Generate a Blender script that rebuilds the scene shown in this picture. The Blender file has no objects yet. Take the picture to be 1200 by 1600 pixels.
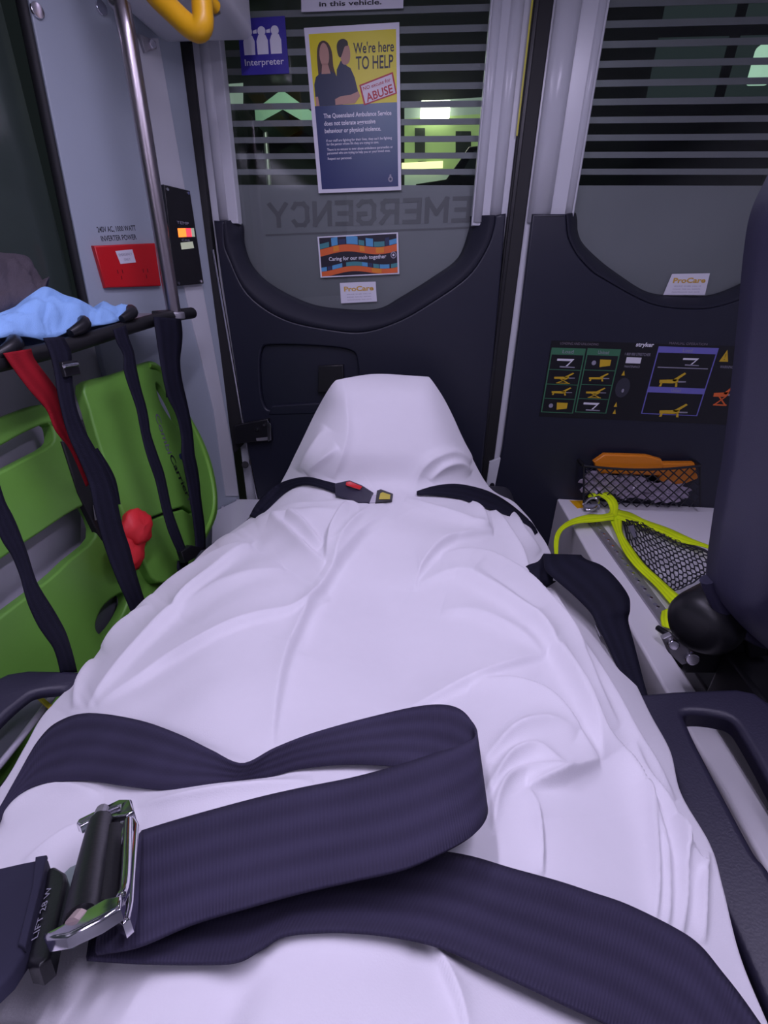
import bpy, bmesh, math, random
import numpy as np
from math import sin, cos, pi, radians, sqrt
from mathutils import Vector, Matrix, noise
from mathutils.bvhtree import BVHTree
from mathutils.geometry import tessellate_polygon
random.seed(4)
S = bpy.context.scene
COL = S.collection

# ------------------------------------------------------------------ camera
EYE = Vector((0.0, 0.0, 1.10))            # held just above the patient's chest, 1.1 m over the floor
F = 720.0
PITCH, YAW, ROLL = radians(26), radians(5.5), radians(1.2)
_f = Vector((-sin(YAW) * cos(PITCH), cos(YAW) * cos(PITCH), -sin(PITCH)))
_r0 = Vector((cos(YAW), sin(YAW), 0))
_u0 = _r0.cross(_f)
_r = _r0 * cos(ROLL) + _u0 * sin(ROLL)
_u = _u0 * cos(ROLL) - _r0 * sin(ROLL)
cd = bpy.data.cameras.new('camera')
cam = bpy.data.objects.new('camera', cd)
COL.objects.link(cam)
M3 = Matrix((_r, _u, -_f)).transposed()
cam.matrix_world = Matrix.Translation(EYE) @ M3.to_4x4()
cd.sensor_fit = 'VERTICAL'
cd.sensor_height = 36.0
cd.lens = 36.0 * F / 1600
cd.clip_start = 0.02
cd.clip_end = 200
S.camera = cam

# ------------------------------------------------------------------ world, lamps, exposure
W = bpy.data.worlds.new('night')
S.world = W
W.use_nodes = True
W.node_tree.nodes['Background'].inputs[0].default_value = (0.012, 0.016, 0.017, 1)
W.node_tree.nodes['Background'].inputs[1].default_value = 0.6
S.view_settings.view_transform = 'Standard'
S.view_settings.look = 'None'
S.view_settings.exposure = 0.0
S.view_settings.gamma = 1.0
S.view_settings.use_curve_mapping = False
LAMP_COL = (0.770, 0.695, 1.0)
CEIL = 0.72                                # ceiling height over the eye
LAMPS = [(0.40, 0.40, 0.06, 0.95, 5.5), (-0.27, 0.50, 0.06, 0.95, 5.0), (-0.52, -0.80, 0.20, 1.0, 2.2)]   # x, y, width, length, watts

# ------------------------------------------------------------------ survey helpers: photo measurements -> points in the vehicle
def ray(px, py):
    return _r * ((px - 600) / F) + _u * ((800 - py) / F) + _f
def hx(px, py, x):
    d = ray(px, py); return EYE + d * (x / d.x)
def hy(px, py, y):
    d = ray(px, py); return EYE + d * (y / d.y)
def hz(px, py, z):                         # z measured from eye height
    d = ray(px, py); return EYE + d * (z / d.z)
def hp(px, py, pl):                        # pl = (point, normal)
    d = ray(px, py); return EYE + d * ((pl[0] - EYE).dot(pl[1]) / d.dot(pl[1]))
def hd(px, py, t):
    return EYE + ray(px, py) * t
def E(x, y, z):                            # eye-relative height
    return Vector((x, y, 1.10 + z))

# ------------------------------------------------------------------ materials
def lin(c):
    return tuple((v / 12.92 if v <= .04045 else ((v + .055) / 1.055) ** 2.4) for v in [k / 255 for k in c])
MATS = {}
def mat(name, col, rough=0.5, metal=0.0, bump=0.0, bscale=60.0, var=0.06, emit=0.0, spec=0.5, sheen=0.0):
    m = bpy.data.materials.new(name); m.use_nodes = True
    nt = m.node_tree; b = nt.nodes['Principled BSDF']
    b.inputs['Roughness'].default_value = rough
    b.inputs['Metallic'].default_value = metal
    b.inputs['Specular IOR Level'].default_value = spec
    if sheen:
        b.inputs['Sheen Weight'].default_value = sheen
    tc = nt.nodes.new('ShaderNodeTexCoord')
    n = nt.nodes.new('ShaderNodeTexNoise'); n.inputs['Scale'].default_value = bscale * .25; n.inputs['Detail'].default_value = 3
    nt.links.new(tc.outputs['Object'], n.inputs['Vector'])
    mx = nt.nodes.new('ShaderNodeMix'); mx.data_type = 'RGBA'
    mx.inputs[6].default_value = tuple(v * (1 - var) for v in col) + (1,)
    mx.inputs[7].default_value = tuple(min(1, v * (1 + var)) for v in col) + (1,)
    nt.links.new(n.outputs['Fac'], mx.inputs[0])
    nt.links.new(mx.outputs[2], b.inputs['Base Color'])
    if bump:
        n2 = nt.nodes.new('ShaderNodeTexNoise'); n2.inputs['Scale'].default_value = bscale * 6; n2.inputs['Detail'].default_value = 2
        nt.links.new(tc.outputs['Object'], n2.inputs['Vector'])
        bp = nt.nodes.new('ShaderNodeBump'); bp.inputs['Strength'].default_value = bump; bp.inputs['Distance'].default_value = 0.002
        nt.links.new(n2.outputs['Fac'], bp.inputs['Height'])
        nt.links.new(bp.outputs['Normal'], b.inputs['Normal'])
    if emit:
        b.inputs['Emission Color'].default_value = tuple(col) + (1,)
        b.inputs['Emission Strength'].default_value = emit
    MATS[name] = m
    return m
def webbing(name, col, ribs=5, rough=0.75):
    m = bpy.data.materials.new(name); m.use_nodes = True
    nt = m.node_tree; b = nt.nodes['Principled BSDF']
    b.inputs['Roughness'].default_value = rough
    b.inputs['Specular IOR Level'].default_value = 0.15
    uv = nt.nodes.new('ShaderNodeUVMap')
    sp = nt.nodes.new('ShaderNodeSeparateXYZ'); nt.links.new(uv.outputs[0], sp.inputs[0])
    def math_(op, a, bv):
        k = nt.nodes.new('ShaderNodeMath'); k.operation = op
        nt.links.new(a, k.inputs[0])
        if isinstance(bv, (int, float)): k.inputs[1].default_value = bv
        else: nt.links.new(bv, k.inputs[1])
        return k.outputs[0]
    ribw = math_('SINE', math_('MULTIPLY', sp.outputs[0], 2 * pi * ribs), 0)
    weave = math_('SINE', math_('ADD', math_('MULTIPLY', sp.outputs[1], 2 * pi * 560), math_('MULTIPLY', sp.outputs[0], 9.0)), 0)
    n = nt.nodes.new('ShaderNodeTexNoise'); n.inputs['Scale'].default_value = 35
    tc = nt.nodes.new('ShaderNodeTexCoord'); nt.links.new(tc.outputs['Object'], n.inputs['Vector'])
    h = math_('ADD', math_('MULTIPLY', ribw, 0.55), math_('MULTIPLY', weave, 0.25))
    h = math_('ADD', h, math_('MULTIPLY', n.outputs['Fac'], 1.2))
    bp = nt.nodes.new('ShaderNodeBump'); bp.inputs['Strength'].default_value = 0.35; bp.inputs['Distance'].default_value = 0.0008
    nt.links.new(h, bp.inputs['Height']); nt.links.new(bp.outputs['Normal'], b.inputs['Normal'])
    mx = nt.nodes.new('ShaderNodeMix'); mx.data_type = 'RGBA'
    mx.inputs[6].default_value = tuple(v * .72 for v in col) + (1,)
    mx.inputs[7].default_value = tuple(v * 1.3 for v in col) + (1,)
    n3 = nt.nodes.new('ShaderNodeTexNoise'); n3.inputs['Scale'].default_value = 14
    nt.links.new(tc.outputs['Object'], n3.inputs['Vector'])
    fac = math_('ADD', math_('MULTIPLY', ribw, 0.22), math_('MULTIPLY', n3.outputs['Fac'], 1.0))
    fac = math_('ADD', fac, math_('MULTIPLY', weave, 0.10))
    nt.links.new(fac, mx.inputs[0]); nt.links.new(mx.outputs[2], b.inputs['Base Color'])
    MATS[name] = m
    return m
def glassmat(name, tint, gloss, rough=0.02):
    m = bpy.data.materials.new(name); m.use_nodes = True
    nt = m.node_tree; nt.nodes.clear()
    o = nt.nodes.new('ShaderNodeOutputMaterial'); t = nt.nodes.new('ShaderNodeBsdfTransparent'); g = nt.nodes.new('ShaderNodeBsdfGlossy')
    t.inputs[0].default_value = tuple(tint) + (1,); g.inputs['Roughness'].default_value = rough
    g.inputs[0].default_value = (1, 1, 1, 1)
    f = nt.nodes.new('ShaderNodeFresnel'); f.inputs[0].default_value = gloss
    mx = nt.nodes.new('ShaderNodeMixShader')
    nt.links.new(f.outputs[0], mx.inputs[0]); nt.links.new(t.outputs[0], mx.inputs[1]); nt.links.new(g.outputs[0], mx.inputs[2])
    nt.links.new(mx.outputs[0], o.inputs[0])
    MATS[name] = m
    return m

white = mat('white_paint', (0.60, 0.61, 0.65), 0.28, bump=0.02, bscale=20, var=0.02)
wall_m = mat('wall_laminate', (0.62, 0.63, 0.66), 0.4, bump=0.03, bscale=20, var=0.03)
bench_m = mat('bench_laminate', (0.82, 0.80, 0.84), 0.35, bump=0.02, bscale=20, var=0.02)
trim_m = mat('dark_moulded_plastic', (0.014, 0.0155, 0.030), 0.40, bump=0.06, bscale=90, spec=0.5)
trim2_m = mat('dark_moulded_plastic_band', (0.013, 0.014, 0.026), 0.6, bump=0.10, bscale=90, spec=0.3)
rubber = mat('black_rubber', (0.006, 0.006, 0.008), 0.6, bump=0.05)
black = mat('black_plastic', (0.010, 0.010, 0.013), 0.38, bump=0.05)
rail_m = mat('side_rail_plastic', (0.024, 0.022, 0.044), 0.42, bump=0.12, bscale=70)
vinyl = mat('seat_vinyl', (0.036, 0.034, 0.070), 0.45, bump=0.15, bscale=120)
steel = mat('brushed_steel', (0.42, 0.38, 0.40), 0.3, 1.0, bump=0.04)
chrome = mat('chrome', (0.82, 0.80, 0.86), 0.12, 1.0, var=0.02)
alu = mat('aluminium_track', (0.42, 0.41, 0.44), 0.45, 0.7, bump=0.08)
sheet_m = mat('cotton_sheet', (0.80, 0.78, 0.82), 0.85, bump=0.10, bscale=160, var=0.015, spec=0.2, sheen=0.1)
green_m = mat('green_moulded_plastic', (0.150, 0.370, 0.055), 0.42, bump=0.10, bscale=50, var=0.10)
green2_m = mat('green_rim_plastic', (0.17, 0.40, 0.05), 0.4, bump=0.08, bscale=50, var=0.08)
red_m = mat('red_plastic', (0.62, 0.012, 0.018), 0.3, var=0.03)
redcloth = mat('red_nylon', (0.70, 0.022, 0.030), 0.55, bump=0.15, bscale=80)
redweb = webbing('red_webbing', (0.30, 0.010, 0.018), 2)
blue_m = mat('blue_disposable_cloth', (0.30, 0.54, 0.95), 0.8, bump=0.25, bscale=90)
garment_m = mat('grey_brown_fleece', (0.085, 0.070, 0.085), 0.95, bump=0.5, bscale=60, var=0.2)
web_m = webbing('navy_black_webbing', (0.041, 0.036, 0.068), 4)
web2_m = webbing('black_webbing', (0.011, 0.011, 0.022), 3)
hiviz = webbing('yellow_green_webbing', (0.72, 0.95, 0.012), 3, 0.5)
cord_m = mat('black_cord', (0.012, 0.012, 0.018), 0.7)
yellow_m = mat('yellow_grip', (0.80, 0.42, 0.008), 0.38, var=0.04)
glass_m = glassmat('window_glass', (0.88, 0.93, 0.90), 1.40)
film_m = mat('grey_window_film', (0.33, 0.29, 0.34), 0.35, bump=0.02, var=0.05)
frost_m = mat('frosted_window_film', (0.33, 0.29, 0.34), 0.4, bump=0.03, var=0.05)
letter_m = mat('dark_film_lettering', (0.21, 0.175, 0.21), 0.4)
sidefilm_m = mat('green_tinted_side_window', (0.050, 0.068, 0.058), 0.16, bump=0.0, var=0.10, spec=0.6)
paper = mat('white_print', (0.74, 0.73, 0.80), 0.35, var=0.01)
ink = mat('black_ink', (0.012, 0.012, 0.02), 0.45, var=0.01)
inkgrey = mat('grey_ink', (0.30, 0.29, 0.36), 0.5, var=0.01)
p_yellow = mat('yellow_print', (0.78, 0.68, 0.0), 0.4, var=0.02)
p_navy = mat('navy_print', (0.022, 0.035, 0.10), 0.4, var=0.04)
p_shirt = mat('navy_shirt_print', (0.010, 0.022, 0.065), 0.45, var=0.05)
p_skin = mat('skin_print', (0.50, 0.27, 0.20), 0.45, var=0.05)
p_hair = mat('brown_hair_print', (0.06, 0.025, 0.015), 0.45)
p_hair2 = mat('dark_hair_print', (0.015, 0.010, 0.010), 0.45)
p_red = mat('red_print', (0.50, 0.012, 0.03), 0.45)
p_pink = mat('pale_pink_print', (0.78, 0.68, 0.74), 0.45, var=0.01)
p_purple = mat('interpreter_blue_print', (0.035, 0.024, 0.30), 0.4)
p_orange = mat('orange_print', (0.75, 0.14, 0.03), 0.4, var=0.12)
p_orange2 = mat('amber_print', (0.80, 0.27, 0.02), 0.4, var=0.1)
p_blue = mat('sky_blue_print', (0.09, 0.34, 0.60), 0.4, var=0.15)
p_teal = mat('teal_print', (0.06, 0.26, 0.28), 0.4, var=0.15)
p_dk = mat('dark_print', (0.012, 0.009, 0.022), 0.4)
p_gold = mat('gold_print', (0.66, 0.40, 0.06), 0.4)
c_green = mat('chart_green', (0.045, 0.17, 0.085), 0.45)
c_violet = mat('chart_violet', (0.16, 0.15, 0.50), 0.45)
c_yellow = mat('chart_yellow', (0.62, 0.40, 0.02), 0.45)
c_dark = mat('chart_black', (0.008, 0.008, 0.011), 0.4)
packet_m = mat('orange_packet', (0.72, 0.22, 0.012), 0.32, bump=0.3, bscale=30)
plastic_bag_m = mat('crinkled_clear_plastic', (0.42, 0.36, 0.46), 0.15, bump=0.8, bscale=12, var=0.5)
greyplate_m = mat('grey_plastic', (0.16, 0.16, 0.20), 0.45, bump=0.05)
greenmetal_m = mat('pale_green_grey_plate', (0.30, 0.36, 0.36), 0.4, var=0.05)
pad_m = webbing('navy_pad_fabric', (0.030, 0.029, 0.052), 2)
lcd_m = mat('lit_orange_display', (1.0, 0.22, 0.03), 0.4, emit=1.6)
lcdr_m = mat('lit_red_display', (1.0, 0.05, 0.08), 0.4, emit=1.3)
lcdw_m = mat('lit_pale_display', (0.55, 0.60, 0.42), 0.4, emit=0.30)
lamp_m = mat('lamp_diffuser', LAMP_COL, 0.5, emit=5.0)

def gradient_print(name, c0, c1):
    m = bpy.data.materials.new(name); m.use_nodes = True
    nt = m.node_tree; b = nt.nodes['Principled BSDF']; b.inputs['Roughness'].default_value = 0.35
    uv = nt.nodes.new('ShaderNodeUVMap'); sp = nt.nodes.new('ShaderNodeSeparateXYZ'); nt.links.new(uv.outputs[0], sp.inputs[0])
    a = nt.nodes.new('ShaderNodeMath'); a.operation = 'MULTIPLY'; nt.links.new(sp.outputs[0], a.inputs[0]); nt.links.new(sp.outputs[1], a.inputs[1])
    mx = nt.nodes.new('ShaderNodeMix'); mx.data_type = 'RGBA'
    mx.inputs[6].default_value = c0 + (1,); mx.inputs[7].default_value = c1 + (1,)
    nt.links.new(a.outputs[0], mx.inputs[0]); nt.links.new(mx.outputs[2], b.inputs['Base Color'])
    return m
poster_blue = gradient_print('navy_to_teal_print', (0.008, 0.020, 0.12), (0.09, 0.24, 0.32))

# ------------------------------------------------------------------ object helpers
WL = {}
def link(o, loc, parent=None):
    COL.objects.link(o)
    WL[o.name] = Vector(loc)
    if parent:
        o.parent = parent
        o.location = Vector(loc) - WL[parent.name]
    else:
        o.location = loc
    return o
def thing(name, label, cat, loc, group=None):
    o = bpy.data.objects.new(name, None)
    o.empty_display_size = 0.05
    link(o, loc)
    o['label'] = label; o['category'] = cat
    if group: o['group'] = group
    return o
def tag(o, label, cat, group=None, kind=None):
    o['label'] = label; o['category'] = cat
    if group: o['group'] = group
    if kind: o['kind'] = kind
    return o
def struct(o):
    o['kind'] = 'structure'
    return o
def mesh(name, verts, faces, m, parent=None, smooth=False, bevel=0.0, seg=2, solid=0.0, uvs=None, fix=True):
    vs = [Vector(v) for v in verts]
    c = Vector((0, 0, 0))
    for v in vs: c += v
    c /= max(1, len(vs))
    me = bpy.data.meshes.new(name)
    me.from_pydata([v - c for v in vs], [], [tuple(f) for f in faces])
    if uvs is not None:
        ul = me.uv_layers.new(name='UVMap')
        for l in me.loops: ul.data[l.index].uv = uvs[l.vertex_index]
    if fix:
        bm = bmesh.new(); bm.from_mesh(me); bmesh.ops.recalc_face_normals(bm, faces=bm.faces); bm.to_mesh(me); bm.free()
    me.materials.append(m)
    if smooth:
        for p in me.polygons: p.use_smooth = True
    o = bpy.data.objects.new(name, me)
    link(o, c, parent)
    if solid:
        s = o.modifiers.new('solid', 'SOLIDIFY'); s.thickness = solid; s.offset = 0
    if bevel:
        b = o.modifiers.new('bevel', 'BEVEL'); b.width = bevel; b.segments = seg; b.limit_method = 'ANGLE'; b.angle_limit = radians(40)
        if not smooth:
            for p in me.polygons: p.use_smooth = True
            wn = o.modifiers.new('wn', 'WEIGHTED_NORMAL'); wn.keep_sharp = True
    return o
def smooth_loop(pts, n=6, closed=True):
    """Catmull-Rom through the points"""
    out = []; N = len(pts)
    rng = N if closed else N - 1
    for i in range(rng):
        if closed:
            a, b, c, d = pts[(i - 1) % N], pts[i], pts[(i + 1) % N], pts[(i + 2) % N]
        else:
            a, b, c, d = pts[max(i - 1, 0)], pts[i], pts[i + 1], pts[min(i + 2, N - 1)]
        for k in range(n):
            t = k / n
            out.append(tuple(0.5 * ((2 * b[j]) + (c[j] - a[j]) * t + (2 * a[j] - 5 * b[j] + 4 * c[j] - d[j]) * t * t + (3 * b[j] - a[j] - 3 * c[j] + d[j]) * t ** 3) for j in range(len(b))))
    if not closed: out.append(tuple(pts[-1]))
    return out
def inset(l2, d, outer):
    """move a 2D loop inwards (outer) or outwards (hole) by d"""
    n = len(l2)
    area = sum(l2[i].x * l2[(i + 1) % n].y - l2[(i + 1) % n].x * l2[i].y for i in range(n))
    sg = (1 if area > 0 else -1) * (1 if outer else -1)
    out = []
    for i in range(n):
        a, b, c = l2[i - 1], l2[i], l2[(i + 1) % n]
        e1 = (b - a); e2 = (c - b)
        if e1.length < 1e-9: e1 = e2
        if e2.length < 1e-9: e2 = e1
        e1 = e1.normalized(); e2 = e2.normalized()
        n1 = Vector((-e1.y, e1.x, 0)) * sg; n2 = Vector((-e2.y, e2.x, 0)) * sg
        m = n1 + n2
        k = max(.35, 1 + n1.dot(n2))
        out.append(b + m * (d / k))
    return out
def plate(name, outer, vec, m, parent=None, holes=(), bevel=0.0, seg=2, smooth=False):
    """a flat slab: outline (3D points), optional holes, extruded along vec, front edges rounded"""
    outer = [Vector(p) for p in outer]; holes = [[Vector(p) for p in h] for h in holes]
    vec = Vector(vec)
    nrm = Vector((0, 0, 0))
    for i in range(len(outer)):
        a, b = outer[i], outer[(i + 1) % len(outer)]
        nrm += a.cross(b)
    nrm.normalize()
    ax = nrm.orthogonal().normalized(); ay = nrm.cross(ax)
    loops = [outer] + holes
    L2 = [[Vector((p.dot(ax), p.dot(ay), 0)) for p in l] for l in loops]
    off = [[p.dot(nrm) for p in l] for l in loops]
    def back(li, pts): return [ax * q.x + ay * q.y + nrm * o for q, o in zip(pts, off[li])]
    bevel = min(bevel, vec.length * .9)
    K = seg if bevel else 0
    rings = []                                # per loop: list of rings from the back to the front face
    for li, l in enumerate(loops):
        rr = [[p + vec for p in l]]
        if not bevel: rr.append(list(l))
        for k in range(K + 1 if bevel else 0):
            a = pi / 2 * k / K
            pts = back(li, inset(L2[li], bevel * (1 - cos(a)), li == 0))
            rr.append([p + vec * (bevel * (1 - sin(a)) / vec.length) for p in pts])
        rings.append(rr)
    verts, faces = [], []
    ring_idx = []
    for rr in rings:
        ri = []
        for r_ in rr:
            ri.append(list(range(len(verts), len(verts) + len(r_)))); verts += r_
        ring_idx.append(ri)
        n = len(rr[0])
        for a, b in zip(ri[:-1], ri[1:]):
            for i in range(n):
                faces.append((a[i], a[(i + 1) % n], b[(i + 1) % n], b[i]))
    front = [i for ri in ring_idx for i in ri[-1]]; rear = [i for ri in ring_idx for i in ri[0]]
    f2 = [[Vector((verts[i].dot(ax), verts[i].dot(ay), 0)) for i in ri[-1]] for ri in ring_idx]
    faces += [tuple(front[i] for i in t) for t in tessellate_polygon(f2)]
    faces += [tuple(rear[i] for i in reversed(t)) for t in tessellate_polygon(L2)]
    o = mesh(name, verts, faces, m, parent)
    if bevel:
        for p in o.data.polygons: p.use_smooth = True
        o.data.set_sharp_from_angle(angle=radians(50))
        wn = o.modifiers.new('wn', 'WEIGHTED_NORMAL'); wn.keep_sharp = True; wn.weight = 90
    return o
def box(name, lo, hi, m, parent=None, bevel=0.0, seg=3):
    x0, y0, z0 = lo; x1, y1, z1 = hi
    v = [(x, y, z) for x in (x0, x1) for y in (y0, y1) for z in (z0, z1)]
    f = [(0, 1, 3, 2), (4, 6, 7, 5), (0, 4, 5, 1), (2, 3, 7, 6), (0, 2, 6, 4), (1, 5, 7, 3)]
    return mesh(name, v, f, m, parent, bevel=bevel, seg=seg)
def frame_at(d):
    d = d.normalized()
    a = Vector((0, 0, 1)) if abs(d.z) < 0.9 else Vector((1, 0, 0))
    x = d.cross(a).normalized(); y = d.cross(x)
    return x, y
def tube_geo(path, r, n=12, caps=True):
    path = [Vector(p) for p in path]
    V, Fc = [], []
    px = None
    for i, p in enumerate(path):
        d = (path[min(i + 1, len(path) - 1)] - path[max(i - 1, 0)])
        if px is None:
            x, y = frame_at(d)
        else:
            dn = d.normalized(); x = (px - dn * px.dot(dn)).normalized(); y = dn.cross(x)
        px = x
        rr = r[i] if isinstance(r, (list, tuple)) else r
        for k in range(n):
            a = 2 * pi * k / n
            V.append(p + x * (cos(a) * rr) + y * (sin(a) * rr))
    for i in range(len(path) - 1):
        for k in range(n):
            a = i * n + k; b = i * n + (k + 1) % n
            Fc.append((a, b, b + n, a + n))
    if caps:
        Fc.append(tuple(range(n))); Fc.append(tuple(range((len(path) - 1) * n, len(path) * n)))
    return V, Fc
def tube(name, path, r, m, parent=None, n=12, sm=0):
    if sm:
        if isinstance(r, (list, tuple)): r = [q[0] for q in smooth_loop([(v,) for v in r], sm, False)]
        path = [Vector(p) for p in smooth_loop([tuple(p) for p in path], sm, False)]
    V, Fc = tube_geo(path, r, n)
    o = mesh(name, V, Fc, m, parent, smooth=True)
    o.data.set_sharp_from_angle(angle=radians(50))
    return o
def cyl(name, a, b, r, m, parent=None, n=20, bevel=0.0):
    V, Fc = tube_geo([a, b], r, n)
    return mesh(name, V, Fc, m, parent, bevel=bevel, seg=2)
def multi_tube(name, paths, r, m, parent=None, n=4):
    V, Fc = [], []
    for p in paths:
        v, f = tube_geo(p, r, n, caps=False)
        k = len(V); V += v; Fc += [tuple(i + k for i in q) for q in f]
    return mesh(name, V, Fc, m, parent, smooth=True, fix=False)
def ribbon(name, stations, fn, m, parent=None, thick=0.0016, sub=6, nw=8, sag=0.0):
    """stations: (Lx,Ly,La, Rx,Ry,Ra); fn(px,py,a) gives the point"""
    st = smooth_loop(stations, sub, False)
    V, uv, Fc = [], [], []
    length = 0; prev = None
    for s in st:
        mid = fn((s[0] + s[3]) / 2, (s[1] + s[4]) / 2, (s[2] + s[5]) / 2)
        if prev is not None: length += (mid - prev).length
        prev = mid
        for k in range(nw + 1):
            t = k / nw
            V.append(fn(s[0] + (s[3] - s[0]) * t, s[1] + (s[4] - s[1]) * t, s[2] + (s[5] - s[2]) * t + sag * 4 * t * (1 - t)))
            uv.append((t, length))
    for i in range(len(st) - 1):
        for k in range(nw):
            a = i * (nw + 1) + k
            Fc.append((a, a + 1, a + nw + 2, a + nw + 1))
    return mesh(name, V, Fc, m, parent, smooth=True, solid=thick, uvs=uv, fix=False)
def text(name, body, p0, p1, m, n, parent=None, height=None, mirror=False, bold=0.0, align_up=None, lift=0.0004, depth=0.0003):
    """lettering whose ink runs from p0 to p1 (base line) on a face with normal n"""
    cu = bpy.data.curves.new(name, 'FONT'); cu.body = body; cu.offset = bold
    cu.resolution_u = 3
    o = bpy.data.objects.new(name, cu); COL.objects.link(o)
    dg = bpy.context.evaluated_depsgraph_get(); dg.update()
    me = bpy.data.meshes.new_from_object(o.evaluated_get(dg))
    bpy.data.objects.remove(o); bpy.data.curves.remove(cu)
    xs = [v.co.x for v in me.vertices]; ys = [v.co.y for v in me.vertices]
    x0, x1 = min(xs), max(xs)
    p0 = Vector(p0); p1 = Vector(p1); n = Vector(n).normalized()
    dx = p1 - p0; L = dx.length; dx.normalize()
    up = n.cross(dx).normalized()
    if mirror: up = -up
    sx = L / (x1 - x0); sy = sx if height is None else height / 0.72
    V = [p0 + dx * ((v.co.x - x0) * sx) + up * (v.co.y * sy) + n * lift for v in me.vertices]
    Fc = [tuple(p.vertices) for p in me.polygons]
    bpy.data.meshes.remove(me)
    return mesh(name, V, Fc, m, parent, fix=False)
class Face:
    """a printed flat thing on a surface: u to the right, v down, both 0..1"""
    def __init__(s, tl, tr, br, bl, n):
        s.c = [Vector(tl), Vector(tr), Vector(br), Vector(bl)]; s.n = Vector(n).normalized()
    def p(s, u, v, lift=0.0):
        tl, tr, br, bl = s.c
        a = tl.lerp(tr, u); b = bl.lerp(br, u)
        return a.lerp(b, v) + s.n * lift
    def base(s, name, m, parent, th=0.001, bevel=0.0):
        return plate(name, [s.p(0, 0, th), s.p(1, 0, th), s.p(1, 1, th), s.p(0, 1, th)], -s.n * th, m, parent, bevel=bevel)
    def poly(s, name, uv, m, parent, lift=0.0013, curve=0):
        if curve: uv = smooth_loop(uv, curve)
        t = tessellate_polygon([[Vector((a, b, 0)) for a, b in uv]])
        return mesh(name, [s.p(a, b, lift) for a, b in uv], [tuple(q) for q in t], m, parent, uvs=[(a, 1 - b) for a, b in uv], fix=False)
    def ell(s, name, cu, cv, ru, rv, m, parent, lift=0.0013, n=20):
        return s.poly(name, [(cu + ru * cos(2 * pi * k / n), cv + rv * sin(2 * pi * k / n)) for k in range(n)], m, parent, lift)
    def ring(s, name, u0, v0, u1, v1, du, dv, m, parent, lift=0.0014):
        o = [s.p(u0, v0, lift), s.p(u1, v0, lift), s.p(u1, v1, lift), s.p(u0, v1, lift)]
        i = [s.p(u0 + du, v0 + dv, lift), s.p(u1 - du, v0 + dv, lift), s.p(u1 - du, v1 - dv, lift), s.p(u0 + du, v1 - dv, lift)]
        return mesh(name, o + i, [(0, 1, 5, 4), (1, 2, 6, 5), (2, 3, 7, 6), (3, 0, 4, 7)], m, parent, fix=False)
    def text(s, name, body, u0, u1, v, m, parent, hv=None, bold=0.0, lift=0.0016, v1=None):
        h = None if hv is None else hv * (s.c[3] - s.c[0]).length
        return text(name, body, s.p(u0, v), s.p(u1, v if v1 is None else v1), m, s.n, parent, height=h, bold=bold, lift=lift)

# ================================================================== THE SETTING
D = 1.45                                    # rear doors: distance of the inner door skin from the eye
BACK = Vector((0, 1, 0))
XL, XR = -0.83, 1.22
struct(box('floor', (XL, -1.7, -0.02), (XR, D + 0.06, 0.0), mat('grey_vinyl_floor', (0.10, 0.10, 0.12), 0.6, bump=0.1)))
struct(box('ceiling', (XL, -1.7, 1.10 + CEIL), (XR, D + 0.06, 1.12 + CEIL), wall_m))
struct(box('wall_front', (XL, -1.74, 0), (XR, -1.7, 1.10 + CEIL), wall_m))
struct(box('wall_right', (XR, -1.7, 0), (XR + 0.04, D + 0.06, 1.10 + CEIL), wall_m))
struct(box('wall_left', (XL - 0.04, -1.7, 0), (XL, D - 0.02, 1.10 - 0.06), wall_m))
# left side window: dark green film on the glass, black seal along the pillar
w1 = struct(box('window_1', (XL - 0.035, -1.7, 1.10 - 0.06), (XL - 0.025, 1.12, 1.10 + CEIL), sidefilm_m))
tube('window_seal', [E(XL - 0.01, 1.09, -0.062), E(XL - 0.01, -1.6, -0.062)], 0.012, rubber, w1)

# ---- angled rear pillar panel (white), from the side window to the left door
A_ = Vector((-0.655, 1.435, 0)); B_ = Vector((-0.812, 1.10, 0))
pd = (A_ - B_).normalized()
pn = Vector((pd.y, -pd.x, 0)).normalized()
if pn.dot(-A_) < 0: pn = -pn
PIL = (Vector((B_.x, B_.y, 1.1)), pn)
def pil(px, py, lift=0.0):
    return hp(px, py, PIL) + pn * lift
top = CEIL
pl_pts = [Vector((pil(45, 0).x, pil(45, 0).y, 1.1 + top)), pil(45, 0), pil(142, 485),
          Vector((pil(142, 485).x, pil(142, 485).y, 0.9)), Vector((pil(150, 500).x, pil(150, 500).y, 0.0)),
          Vector((A_.x, A_.y, 0.0)), Vector((A_.x, A_.y, 1.1 + top))]
pillar_m = mat('white_pillar_blue_light', (0.39, 0.44, 0.50), 0.35, bump=.02, var=.02)  # white panel; the bluer light on it is put into the colour
pillar = struct(plate('trim_1', pl_pts, -pn * 0.03, pillar_m, bevel=0.003))
for k, (sx, sy, sr) in enumerate([(57, 17, 0.012), (157, 13, 0.012), (346, 792, 0.006), (369, 781, 0.006)]):
    p = pil(sx, sy)
    cyl('bolt', p, p + pn * 0.006, sr, chrome, pillar, 12, 0.001)
_d = (pil(142, 485) - pil(45, 0))
tube('window_seal', [pil(141, 480, -.018), pil(44, 0, -.018), pil(44, 0, -.018) - _d * .9], 0.013, rubber, w1)
br = pil(228, 62)
plate('bracket_clip', [pil(212, 54, .014), pil(238, 66, .014), pil(240, 78, .014), pil(222, 84, .014)], -pn * 0.014, alu, pillar, bevel=0.003)
cyl('bolt', pil(230, 72, .014), pil(230, 72, .022), 0.008, chrome, pillar, 12, 0.001)
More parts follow.
